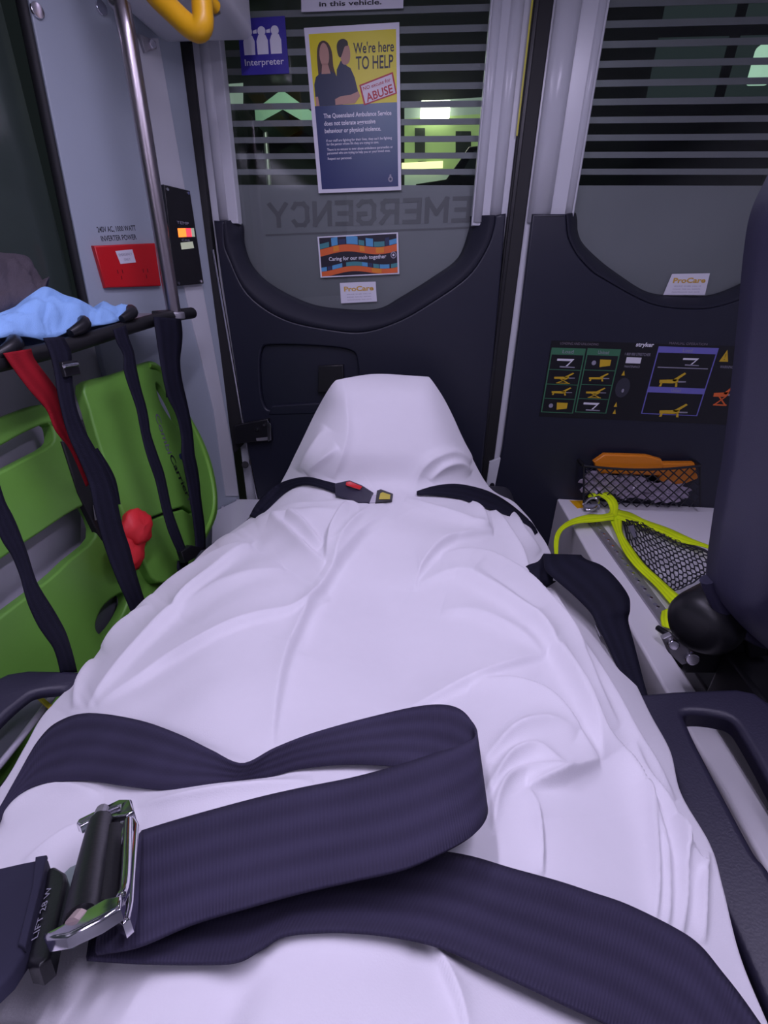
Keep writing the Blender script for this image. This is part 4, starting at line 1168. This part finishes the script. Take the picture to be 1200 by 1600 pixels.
for pts, hgt, wl, wr in FOLDS:
    P = np.array(smooth_loop(pts, 5, False))
    seg = np.hypot(*(P[1:] - P[:-1]).T); cum = np.concatenate([[0], np.cumsum(seg)]); tot = cum[-1]
    wmax = 3 * max(wl, wr)
    msk = (PX > P[:, 0].min() - wmax) & (PX < P[:, 0].max() + wmax) & (PY > P[:, 1].min() - wmax) & (PY < P[:, 1].max() + wmax)
    if not msk.any(): continue
    x, y = PX[msk], PY[msk]
    best = np.full(x.shape, 1e9); sgn = np.zeros_like(best); along = np.zeros_like(best)
    for i in range(len(P) - 1):
        a, b = P[i], P[i + 1]; d = b - a; L = np.hypot(*d)
        if L < 1e-6: continue
        t = np.clip(((x - a[0]) * d[0] + (y - a[1]) * d[1]) / L ** 2, 0, 1)
        dx, dy = x - a[0] - t * d[0], y - a[1] - t * d[1]
        q = np.hypot(dx, dy); m = q < best
        best = np.where(m, q, best); sgn = np.where(m, np.sign(d[0] * dy - d[1] * dx), sgn); along = np.where(m, (cum[i] + t * L) / tot, along)
    w = np.where(sgn < 0, wl, wr)
    taper = np.clip(np.sin(pi * np.clip(along, 0, 1)), 0, 1) ** .6
    e_ = np.minimum(2.2, w * .3) if min(wl, wr) < 24 else w * 1.2
    h = hgt * np.exp(-(np.sqrt(best ** 2 + e_ ** 2) - e_) / (w * .8)) * taper * np.exp(-(best / (w * 2.4)) ** 2)
    H[msk] += h
amp_scale = np.clip(dep, .15, 1.2) / F
G_ = G_ + N_ * (H * amp_scale * 1.7)[:, :, None]
# fine drape
for i in range(nR):
    pass
xx = G_[:, :, 0]; yy = G_[:, :, 1]
fine = .0012 * np.sin(xx * 31 + yy * 17 + 2 * np.sin(yy * 9)) + .0009 * np.sin(yy * 43 - xx * 21 + 3 * np.sin(xx * 12))
G_[:, :, 2] += fine
# hem: turns down over the edge
def skirt(G):
    L = G[:, 0:1, :].copy(); Rr = G[:, -1:, :].copy()
    cols = [L, Rr]
    l1 = L + np.array([-.004, .002, -.020]); l2 = L + np.array([.004, .004, -.055])
    r1 = Rr + np.array([.004, .002, -.020]); r2 = Rr + np.array([-.004, .004, -.055])
    for A_k in (l1, l2, r1, r2): A_k[:, :, 2] = np.maximum(A_k[:, :, 2], 1.1 - .62)
    return np.concatenate([l2, l1, G, r1, r2], axis=1)
GS = skirt(G_)
nRr, nCc, _ = GS.shape
verts = GS.reshape(-1, 3)
idx = np.arange(nRr * nCc).reshape(nRr, nCc)
quads = np.stack([idx[:-1, :-1], idx[:-1, 1:], idx[1:, 1:], idx[1:, :-1]], axis=-1).reshape(-1, 4)
me = bpy.data.meshes.new('bedsheet')
cen = np.array([-.02, .5, 1.1 - .53])
me.from_pydata((verts - cen).tolist(), [], quads[:, ::-1].tolist())
me.materials.append(sheet_m)
me.polygons.foreach_set('use_smooth', [True] * len(me.polygons))
me.update()
sheet = bpy.data.objects.new('bedsheet', me)
link(sheet, Vector(cen))
tag(sheet, 'white cotton sheet draped over the patient on the stretcher, tented over the feet', 'sheet')
sd = sheet.modifiers.new('solid', 'SOLIDIFY'); sd.thickness = .0015; sd.offset = -1
BS = skirt(base_grid)
bvh = BVHTree.FromPolygons(BS.reshape(-1, 3).tolist(), quads.tolist())
HS = {}
def on_sheet(px, py, lift):
    d = ray(px, py).normalized()
    hit = bvh.ray_cast(EYE, d)
    if hit[0] is None:
        q = hz(px, py, -.45)
        for k in range(1, 60):
            h2 = bvh.ray_cast(EYE, ray(px + (600 - px) * k / 60, py + (1000 - py) * k / 120).normalized())
            if h2[0] is not None:
                dd = (h2[0] - EYE).dot(_f); q = hd(px, py, dd); break
        return q - d * lift
    return hit[0] - d * lift

# ---- leg strap with a seat-belt buckle, far end
lsx = thing('leg_strap', 'dark strap with push-button buckle across the sheet below the feet', 'strap', on_sheet(590, 775, .01))
ribbon('webbing', zipst([(390, 806), (405, 782), (436, 756), (477, 745), (511, 752), (526, 756)], [(404, 812), (424, 790), (448, 768), (473, 758), (500, 762), (523, 770)], .010), on_sheet, web2_m, lsx, .002, 3, 4)
ribbon('webbing', zipst([(651, 768), (676, 760), (707, 756), (737, 760), (768, 770), (799, 789), (832, 818), (840, 832)], [(651, 773), (684, 774), (722, 780), (745, 789), (783, 801), (805, 812), (828, 824), (836, 836)], .014), on_sheet, web2_m, lsx, .002, 3, 4)
def pl_on(pts, lift): return [on_sheet(a, b, lift) for a, b in pts]
bk = plate('buckle', pl_on([(523, 755), (546, 750), (566, 758), (583, 769), (577, 786), (555, 785), (523, 773)], .022), (0, .012, -.010), rail_m, lsx, bevel=.003, seg=3)
plate('release_button', pl_on([(541, 753), (547, 752), (566, 760), (562, 765), (540, 758)], .034), (0, .003, -.002), red_m, bk, bevel=.001)
tg = plate('buckle_tongue', pl_on([(589, 766), (595, 764), (614, 771), (612, 782), (586, 786)], .020), (0, .006, -.006), black, lsx, bevel=.002)
plate('tongue_label', pl_on([(595, 768), (610, 773), (609, 780), (592, 780)], .0225), (0, .001, -.001), mat('yellow_label', (.6, .5, .05), .5), tg)
plate('tongue_tip', pl_on([(577, 775), (588, 773), (587, 785), (574, 786)], .018), (0, .002, -.002), chrome, lsx)

# ---- hip strap at the right of the sheet
hs = thing('hip_strap', 'black belt folded over beside the right edge of the sheet', 'strap', hz(900, 930, -.44))
fz = lambda px, py, a: hz(px, py, -.435 + a)
ribbon('webbing', [(849, 866, .0, 908, 868, .0), (850, 880, .004, 916, 875, .008), (854, 893, .002, 941, 885, .012), (875, 911, 0, 963, 905, .012), (899, 932, -.005, 982, 932, .004), (923, 957, -.012, 984, 952, -.006), (934, 978, -.02, 981, 970, -.02), (948, 1006, -.03, 990, 1005, -.03), (983, 1082, -.045, 1010, 1082, -.045), (1000, 1120, -.055, 1025, 1120, -.055)], fz, web2_m, hs, .003, 5, 6)
ribbon('strap_fold', [(849, 866, 0, 908, 868, 0), (840, 878, -.012, 872, 884, -.012), (818, 891, -.02, 864, 906, -.02), (827, 936, -.03, 868, 908, -.03)], fz, web2_m, hs, .003, 5, 5)
plate('strap_clip', [fz(a, b, -.03) for a, b in ((930, 975), (938, 978), (946, 992), (938, 992))], (0, 0, -.004), alu, hs)

# ---- side rails
def rail_plane(p0, n): return (p0, Vector(n).normalized())
RP = rail_plane(hz(1040, 1150, -.47), (-.25, 0, 1))
def rp_(pts): return [hp(a, b, RP) for a, b in pts]
rr_out = [(940, 1100), (992, 1083), (1050, 1078), (1150, 1074), (1180, 1080), (1205, 1098), (1245, 1150), (1330, 1330), (1420, 1560), (1480, 1720), (1260, 1720), (1190, 1560), (1120, 1400), (1030, 1240), (960, 1130)]
rr_hole = smooth_loop([(1069, 1114), (1090, 1112), (1116, 1115), (1140, 1122), (1158, 1145), (1200, 1220), (1250, 1330), (1290, 1420), (1270, 1440), (1240, 1420), (1200, 1355), (1178, 1328), (1130, 1240), (1090, 1165), (1073, 1128)], 3)
side = plate('side_rail', rp_(rr_out), RP[1] * -.026, rail_m, sc_, holes=[rp_(rr_hole)], bevel=.008, seg=4)
LP = rail_plane(hz(60, 1080, -.47), (.25, 0, 1))
def lp_(pts): return [hp(a, b, LP) for a, b in pts]
lr_out = [(-60, 1095), (-20, 1066), (12, 1050), (45, 1045), (100, 1046), (160, 1048), (230, 1050), (200, 1075), (120, 1150), (60, 1230), (-10, 1330), (-160, 1500), (-330, 1500), (-160, 1230)]
lr_hole = smooth_loop([(-60, 1215), (-20, 1152), (10, 1118), (40, 1092), (56, 1083), (85, 1079), (102, 1080), (92, 1100), (60, 1140), (10, 1215), (-60, 1310), (-130, 1390), (-180, 1400), (-140, 1330)], 3)
plate('side_rail', lp_(lr_out), LP[1] * -.012, rail_m, sc_, holes=[lp_(lr_hole)], bevel=.008, seg=4)
# grey plate with a pale edge and yellow tab seen through the left rail
gpz = -.53
gpt = thing('grey_tray', 'grey plastic tray with pale edge and yellow tab inside the left side rail', 'tray', hz(20, 1150, gpz))
plate('tray_plate', [hz(a, b, gpz) for a, b in ((-120, 1180), (0, 1100), (58, 1080), (82, 1085), (64, 1110), (0, 1190), (-120, 1330))], (0, 0, -.01), greyplate_m, gpt, bevel=.003)
tube('tray_edge', [hz(a, b, gpz + .006) for a, b in ((84, 1086), (66, 1110), (2, 1192), (-118, 1332))], .0045, mat('pale_grey_edge', (.5, .48, .56), .4), gpt, 8, 3)
plate('yellow_tab', [hz(a, b, gpz + .02) for a, b in ((55, 1088), (66, 1088), (84, 1103), (78, 1109))], (0, 0, -.004), mat('yellow_tab', (.75, .62, .03), .5), gpt, bevel=.001)

# ================================================================== FOREGROUND RESTRAINT
big = thing('restraint_strap', 'broad dark webbing restraint looped across the sheet with chrome adjuster', 'strap', on_sheet(500, 1350, .01))
ST = [(-70, 1375, .012, -40, 1370, .012), (-30, 1310, .014, -8, 1300, .012), (0, 1262, .016, 14, 1258, .012), (28, 1213, .020, 36, 1237, .012), (60, 1158, .022, 60, 1226, .012), (92, 1128, .022, 92, 1221, .010), (140, 1115, .022, 140, 1220, .008),
      (217, 1126, .022, 200, 1228, .006), (280, 1148, .022, 258, 1234, .005), (332, 1173, .026, 312, 1229, .005), (381, 1193, .034, 368, 1221, .006), (430, 1168, .042, 420, 1214, .006), (475, 1150, .046, 460, 1203, .006),
      (533, 1133, .050, 520, 1196, .007), (592, 1118, .052, 580, 1195, .008), (646, 1106, .054, 640, 1200, .012), (687, 1102, .056, 690, 1214, .018), (716, 1108, .060, 726, 1232, .026), (736, 1125, .066, 752, 1248, .036),
      (744, 1145, .074, 760, 1264, .046), (736, 1157, .080, 755, 1286, .050), (712, 1168, .080, 735, 1308, .050), (675, 1180, .074, 688, 1334, .046), (620, 1198, .064, 630, 1358, .040), (550, 1217, .054, 550, 1376, .034), (470, 1233, .048, 467, 1395, .030),
      (400, 1249, .044, 383, 1418, .030), (300, 1276, .034, 300, 1443, .026), (224, 1299, .030, 215, 1478, .026), (170, 1318, .028, 150, 1490, .024)]
ribbon('webbing', ST, on_sheet, web_m, big, .0018, 6, 10)
S4 = [(160, 1335, .018, 135, 1498, .018), (240, 1345, .014, 210, 1503, .012), (330, 1352, .012, 300, 1505, .008), (400, 1350, .012, 368, 1502, .008), (450, 1342, .012, 408, 1482, .009), (500, 1335, .012, 445, 1461, .010), (560, 1330, .012, 510, 1455, .010), (620, 1329, .012, 570, 1457, .010),
      (688, 1332, .012, 630, 1465, .009), (740, 1341, .012, 690, 1480, .008), (797, 1358, .012, 752, 1507, .008), (870, 1378, .012, 833, 1545, .008), (925, 1396, .012, 898, 1576, .008), (980, 1415, .012, 951, 1601, .008), (1053, 1451, .012, 1008, 1640, .008),
      (1092, 1478, .012, 1050, 1672, .008), (1127, 1520, .012, 1088, 1704, .008), (1164, 1568, .012, 1120, 1740, .008), (1220, 1650, .012, 1170, 1800, .008)]
ribbon('webbing', S4, on_sheet, web_m, big, .0018, 5, 10)
# chrome adjuster buckle
c0 = on_sheet(150, 1390, .045)
_b0, _b1, _b2 = on_sheet(150, 1270, .052), on_sheet(40, 1500, .050), on_sheet(235, 1470, .046)
bn = (_b1 - _b0).cross(_b2 - _b0).normalized()
if bn.dot(EYE - _b0) < 0: bn = -bn
def bf(px, py, dz=0.0): return hp(px, py, (_b0, bn)) + bn * dz
bkl = plate('adjuster_frame', [bf(a, b, dz) for a, b, dz in ((208, 1268, .002), (218, 1290, .002), (213, 1420, .004), (207, 1448, .004), (196, 1458, .004), (190, 1452, .004), (182, 1446, .003), (178, 1440, .003), (183, 1300, .002), (190, 1272, .002))], bn * -.006, chrome, big,
            holes=[[bf(a, b, .003) for a, b in ((195, 1312), (203, 1312), (202, 1400), (196, 1432), (186, 1436), (184, 1430), (192, 1330))]], bevel=.0016, seg=3)
tube('frame_bar', [bf(206, 1300, .006), bf(205, 1400, .007), bf(200, 1432, .008), (bf(190, 1444, .007))], .0022, chrome, bkl, 10, 4)
plate('frame_arm', [bf(a, b, .004) for a, b in ((125, 1290), (190, 1258), (208, 1258), (212, 1275), (200, 1284), (176, 1288), (150, 1288), (128, 1300), (122, 1296))], bn * -.005, chrome, bkl,
      holes=[[bf(a, b, .004) for a, b in ((168, 1277), (190, 1268), (190, 1276), (170, 1283))]], bevel=.0012)
plate('frame_arm', [bf(a, b, .012) for a, b in ((206, 1444), (203, 1466), (170, 1488), (120, 1512), (88, 1517), (82, 1508), (116, 1490), (150, 1466), (182, 1448))], bn * -.005, chrome, bkl, bevel=.0014)
tube('roller_bar', [bf(162, 1296, .004), bf(158, 1305, .004), bf(138, 1452, .007), bf(134, 1466, .007)], [.0055, .0062, .0066, .0050], black, bkl, 18, 4)
tube('roller_bar', [bf(176, 1304, .000), bf(160, 1440, .002)], .0060, rubber, bkl, 14)
cyl('roller_pin', bf(157, 1296, .004), bf(163, 1276, .004), .0036, alu, bkl, 12)
cyl('roller_pin', bf(140, 1474, .010), bf(128, 1490, .010), .0036, mat('pinkish_brass', (.62, .48, .46), .4, .6), bkl, 12)
plate('back_plate', [bf(a, b, -.006) for a, b in ((78, 1362), (104, 1338), (140, 1322), (150, 1322), (124, 1440), (104, 1452), (90, 1420))], bn * -.002, greenmetal_m, bkl)
lt = plate('latch_block', [bf(a, b, .002) for a, b in ((76, 1362), (88, 1358), (104, 1368), (106, 1382), (80, 1500), (62, 1515), (44, 1512), (46, 1498), (70, 1400))], bn * -.008, black, bkl, bevel=.002, seg=3)
text('latch_lettering', 'LIFT 28 W', bf(62, 1474, .0023), bf(84, 1392, .0023), inkgrey, bn, bkl, height=.0022, lift=.0003)
plate('end_pad', [bf(a, b, .004) for a, b in ((-120, 1420), (0, 1367), (40, 1358), (77, 1351), (72, 1382), (58, 1450), (45, 1500), (20, 1538), (0, 1557), (-80, 1625), (-160, 1600))], bn * -.006, pad_m, big, bevel=.002)
plate('pad_hem', [bf(a, b, .0055) for a, b in ((60, 1354), (78, 1351), (72, 1384), (46, 1502), (34, 1496), (56, 1400))], bn * -.002, pad_m, big, bevel=.0008)

# ================================================================== BENCH CABINET AND CARGO NET (right)
ZBn = -.613
bc = thing('bench_cabinet', 'white bench cabinet with aluminium track along its top, beside the right door', 'cabinet', E(.8, .7, -1.10))
box('cabinet_body', (.433, .05, 0.0), (XR - .005, D - .0145, 1.10 + ZBn), bench_m, bc, bevel=.006, seg=3)
ta = hz(925, 814, ZBn); tb2 = hz(1050, 985, ZBn)
td = (tb2 - ta).normalized(); ts = Vector((-td.y, td.x, 0))
if ts.x < 0: ts = -ts
tw = .017
trk = plate('cargo_track', [ta + ts * -tw + Vector((0, 0, .006)), ta + ts * tw + Vector((0, 0, .006)), tb2 + ts * tw + Vector((0, 0, .006)), tb2 - ts * tw + Vector((0, 0, .006))], (0, 0, -.006), alu, bc, bevel=.0015)
L_ = (tb2 - ta).length
n = 15
src = None
for k in range(n):
    p = ta + td * (L_ * (k + .6) / n) + Vector((0, 0, .006))
    if src is None:
        src = cyl('track_hole', p, p + Vector((0, 0, .0006)), .0045, greyplate_m, trk, 14); pk0 = p
        st0 = cyl('track_stud', p + td * .012, p + td * .012 + Vector((0, 0, .003)), .0035, chrome, trk, 10)
    else:
        o = src.copy(); link(o, WL[src.name] + p - pk0, trk)
        o = st0.copy(); link(o, WL[st0.name] + p - pk0, trk)
plate('yellow_label', [hz(a, b, ZBn + .001) for a, b in ((890, 782), (913, 782), (914, 793), (902, 794))], (0, 0, -.001), yellow_m, bc)

cn_ = thing('cargo_net', 'black cargo net with bright yellow-green webbing edges on the white bench', 'net', hz(1000, 870, ZBn))
fb = lambda px, py, a: hz(px, py, ZBn + .012 + a)
ribbon('edge_webbing', zipst([(951, 800), (953, 812), (962, 833), (974, 861), (993, 886), (1025, 917), (1048, 944), (1070, 965)], [(968, 796), (972, 806), (972, 830), (986, 854), (1007, 882), (1032, 905), (1052, 923), (1080, 945)], .006), fb, hiviz, cn_, .002, 3, 4)
ribbon('edge_webbing', zipst([(962, 796), (985, 801), (1007, 812), (1046, 826), (1081, 842), (1107, 852), (1140, 866)], [(960, 808), (978, 815), (1004, 823), (1032, 832), (1060, 846), (1107, 857), (1140, 874)], .008), fb, hiviz, cn_, .002, 3, 4)
ribbon('webbing_loop', [(964, 806, .010, 948, 810, .010), (966, 790, .018, 953, 796, .016), (961, 779, .030, 948, 783, .026), (948, 768, .036, 940, 777, .032), (930, 766, .034, 934, 774, .032), (918, 775, .020, 921, 779, .020)], fb, hiviz, cn_, .002, 5, 4)
ribbon('webbing_tail', [(958, 800, .012, 960, 812, .012), (940, 804, .014, 944, 814, .014), (920, 804, .014, 926, 816, .014), (892, 812, .012, 902, 818, .012), (873, 826, .008, 883, 826, .008), (866, 842, -.006, 874, 840, -.006), (866, 864, -.03, 872, 864, -.03), (868, 884, -.06, 873, 884, -.06)], fb, hiviz, cn_, .002, 5, 4)
ribbon('edge_webbing', [(1034, 955, .01, 1052, 948, .016), (1032, 966, .012, 1053, 966, .018), (1034, 978, .012, 1056, 985, .016)], fb, hiviz, cn_, .002, 5, 4)
tube('webbing_stopper', [fb(1028, 981, .012), fb(1045, 992, .016), fb(1062, 996, .016)], .006, black, cn_, 10, 3)
tube('snap_hook', [fb(912, 788, .01), fb(920, 780, .02), fb(930, 778, .022), fb(936, 786, .014), fb(926, 796, .008), fb(916, 796, .006)], .0045, chrome, cn_, 10, 4)
tube('snap_hook', [fb(912, 792, .004), fb(936, 792, .008)], .009, greyplate_m, cn_, 10, 2)
plate('net_tag', [fb(a, b, .014) for a, b in ((981, 822), (990, 820), (997, 838), (990, 840))], (0, 0, -.003), greyplate_m, cn_, bevel=.001)
# net cords: warped diamond grid between the webbing edges
eA = smooth_loop([(972, 812), (984, 850), (1006, 880), (1032, 906), (1052, 925)], 8, False)      # left edge
eB = smooth_loop([(1008, 818), (1040, 832), (1075, 850), (1108, 864), (1140, 880)], 8, False)    # right/top edge
def ipol(P, t):
    k = min(len(P) - 1.001, t * (len(P) - 1)); i = int(k); w = k - i
    return (P[i][0] * (1 - w) + P[i + 1][0] * w, P[i][1] * (1 - w) + P[i + 1][1] * w)
def netpt(a, b):
    A = ipol(eA, a); B = ipol(eB, a)
    jx = 2.0 * noise.noise(Vector((a * 9, b * 9, 1.3))); jy = 2.4 * noise.noise(Vector((a * 9, b * 9, 7.7)))
    return fb(A[0] + (B[0] - A[0]) * b + jx, A[1] + (B[1] - A[1]) * b + jy, .004 + .016 * sin(pi * b) * sin(pi * min(1, a + .1)) + .004 * noise.noise(Vector((a * 6, b * 6, 0))))
paths = []
na, nb = 15, 13
for i in range(na + 1):
    paths.append([netpt(min(1, max(0, (i + .35 * (k % 2)) / na)), k / 26) for k in range(27)])
for j in range(nb + 1):
    paths.append([netpt(k / 30, min(1, max(0, (j + .35 * (k % 2)) / nb))) for k in range(31)])
o = multi_tube('net_cords', paths, .0017, cord_m, cn_, 4); o['kind'] = 'stuff'
tube('net_border', [netpt(0, k / 12) for k in range(13)], .003, cord_m, cn_, 6)
tube('net_border', [netpt(k / 16, 1) for k in range(17)], .0035, cord_m, cn_, 6)
tube('net_border', [netpt(k / 16, 0) for k in range(17)], .0025, cord_m, cn_, 6)

# ================================================================== STORAGE NET ON THE RIGHT DOOR
YN = YT - .05
ox, oz = Vector((1, 0, 0)), Vector((0, 0, 1))
def slabpack(name, pts, y, th, m, label, cat, group=None, bev=.01):
    o = plate(name, [hy(a, b, y) for a, b in pts], (0, th, 0), m, None, bevel=bev, seg=3)
    return tag(o, label, cat, group)
slabpack('orange_packet', [(928, 722), (945, 710), (1012, 712), (1034, 718), (1040, 730), (1030, 744), (935, 740)], YN + .012, .018, packet_m, 'flat orange packet at the left of the door net', 'packet', bev=.006)
slabpack('orange_packet', [(1032, 724), (1086, 724), (1092, 748), (1062, 760), (1030, 752)], YN + .012, .022, packet_m, 'flat orange packet at the right of the door net', 'packet', bev=.006)
blob('x', hy(0, 0, 1), .01, .01, .01, ox, oz, BACK, packet_m) if False else None
for k, (cx_, cy_, ru, rv_, lab) in enumerate([(938, 757, .050, .038, 'crinkled clear plastic bag at the left end of the door net'), (985, 762, .055, .034, 'crinkled clear plastic bag in the middle of the door net'), (1040, 768, .060, .030, 'dull clear plastic bag below the right orange packet')]):
    o = blob('plastic_bag', hy(cx_, cy_, YN + .018), ru, rv_, .016, ox, oz, BACK, plastic_bag_m, None, 3.3 + k * 2.7, .7, 30, 20, 6.0)
    for p_ in o.data.polygons: p_.use_smooth = (k == 9)
    tag(o, lab, 'plastic bag')
sn = thing('storage_net', 'black diamond mesh storage net on the lower right rear door', 'net', hy(1003, 755, YN))
def sp_(u, v):                               # u 0..1 across, v 0..1 down
    t = (912 + (1094 - 912) * u, 728 + (792 - 728) * v + 10 * sin(pi * u) * (1 - v) * .6)
    return hy(t[0], t[1], YN - .004 - .012 * sin(pi * u) * (.4 + .6 * v))
paths = []
nd, hh = 11, 4
for k in range(-hh, nd):
    a = [sp_((k + t * hh / 8) / nd, t / 8) for t in range(9) if 0 <= (k + t * hh / 8) / nd <= 1]
    b = [sp_((k + hh - t * hh / 8) / nd, t / 8) for t in range(9) if 0 <= (k + hh - t * hh / 8) / nd <= 1]
    if len(a) > 1: paths.append(a)
    if len(b) > 1: paths.append(b)
o = multi_tube('net_cords', paths, .0019, cord_m, sn, 5); o['kind'] = 'stuff'
tube('net_border', [sp_(k / 16, 0) for k in range(17)], .004, cord_m, sn, 8)
for u in (0, 1):
    tube('net_border', [sp_(u, k / 6) for k in range(7)], .003, cord_m, sn, 8)
    p = sp_(u, 0)
    cyl('net_hook', p, Vector((p.x, YT, p.z)), .006, black, sn, 10)

# ================================================================== ATTENDANT SEAT (right edge)
YSe = .47
se = thing('attendant_seat', 'dark vinyl attendant seat beside the bench at the right edge', 'seat', hy(1200, 1000, YSe))
bo = smooth_loop([(1290, 150), (1235, 205), (1196, 280), (1172, 334), (1161, 400), (1153, 490), (1142, 600), (1130, 704), (1116, 790), (1104, 880), (1106, 912), (1128, 944), (1160, 975), (1196, 996), (1300, 1010), (1420, 1000), (1480, 900), (1500, 600), (1490, 260), (1400, 150)], 4)
bpts = px_y(bo, YSe + .10)
# padded backrest: domed slab
c_ = Vector((0, 0, 0))
for q in bpts: c_ += q
c_ /= len(bpts)
V = []; n = len(bpts)
prof = [(1.0, .0), (1.0, -.03), (.985, -.055), (.955, -.075), (.90, -.09), (.80, -.10), (.6, -.108), (.3, -.112)]
for s_, dy in prof:
    for q in bpts:
        V.append(c_ + (q - c_) * s_ + Vector((0, dy, 0)))
V.append(c_ + Vector((0, -.113, 0)))
Fc = []
for r_i in range(len(prof) - 1):
    for k in range(n):
        a = r_i * n + k; b = r_i * n + (k + 1) % n
        Fc.append((a, b, b + n, a + n))
lastr = (len(prof) - 1) * n
for k in range(n): Fc.append((lastr + k, lastr + (k + 1) % n, len(V) - 1))
Fc.append(tuple(range(n)))
mesh('backrest', V, Fc, vinyl, se, smooth=True)
# lower edge of the back shell, roller cover, mechanism
tube('back_shell_edge', [hy(a, b, YSe + .09) for a, b in ((1106, 905), (1126, 950), (1158, 982), (1196, 1003), (1260, 1015))], .010, vinyl, se, 10, 4)
YRo = .60
a = hy(1094, 976, YRo - .03); b = a + Vector((.075, .065, -.004))
ax = (b - a).normalized()
rr = .047
tube('recliner_cover', [a - ax * .020, a - ax * .017, a - ax * .008, a + ax * .006, a + ax * .02, b], [.012, .028, .040, rr, rr + .001, rr - .002], black, se, 32)
tube('pivot_shaft', [b, b + ax * .10], .030, black, se, 20)
plate('mechanism_plate', [hy(a_, b_, YRo) for a_, b_ in ((1062, 1044), (1080, 1010), (1110, 1000), (1180, 985), (1290, 985), (1290, 1052), (1120, 1054), (1070, 1054))], (0, .05, 0), black, se, bevel=.006, seg=3)
plate('mount_bracket', [hy(a_, b_, YRo - .012) for a_, b_ in ((1036, 1000), (1050, 994), (1068, 1006), (1082, 1020), (1080, 1036), (1066, 1040), (1046, 1022))], (0, .01, 0), alu, se, bevel=.003)
for (a_, b_, r2) in ((1051, 1005, .008), (1080, 1027, .010)):
    p = hy(a_, b_, YRo - .014)
    cyl('bolt', p + Vector((0, .002, 0)), p + Vector((-.002, -.008, .002)), r2, chrome, se, 12, .0015)
p = hy(1138, 1066, YRo - .02)
cyl('bolt', p, p + Vector((.012, -.008, 0)), .010, chrome, se, 12, .0015)
plate('side_flange', [hy(a_, b_, YRo - .02) for a_, b_ in ((1164, 980), (1196, 992), (1200, 1025), (1172, 1030))], (0, .01, 0), black, se, bevel=.003)
sbx = hz(1078, 1071, ZBn).x
box('seat_rail', (sbx, .50, 1.1 + ZBn + .0015), (1.14, .74, 1.1 + ZBn + .03), black, se, bevel=.004)
sb0 = hz(1103, 1113, ZBn); sb1 = hz(1200, 1268, ZBn)
box('seat_base', (max(sb0.x, sb1.x) - .005, .06, 1.1 + ZBn + .002), (1.15, .60, 1.1 + ZBn + .12), black, se, bevel=.008)
tube('seat_post', [hy(1160, 1070, YRo + .05), Vector((hy(1160, 1070, YRo + .05).x, hy(1160, 1070, YRo + .05).y, 1.1 + ZBn))], .03, black, se, 14)
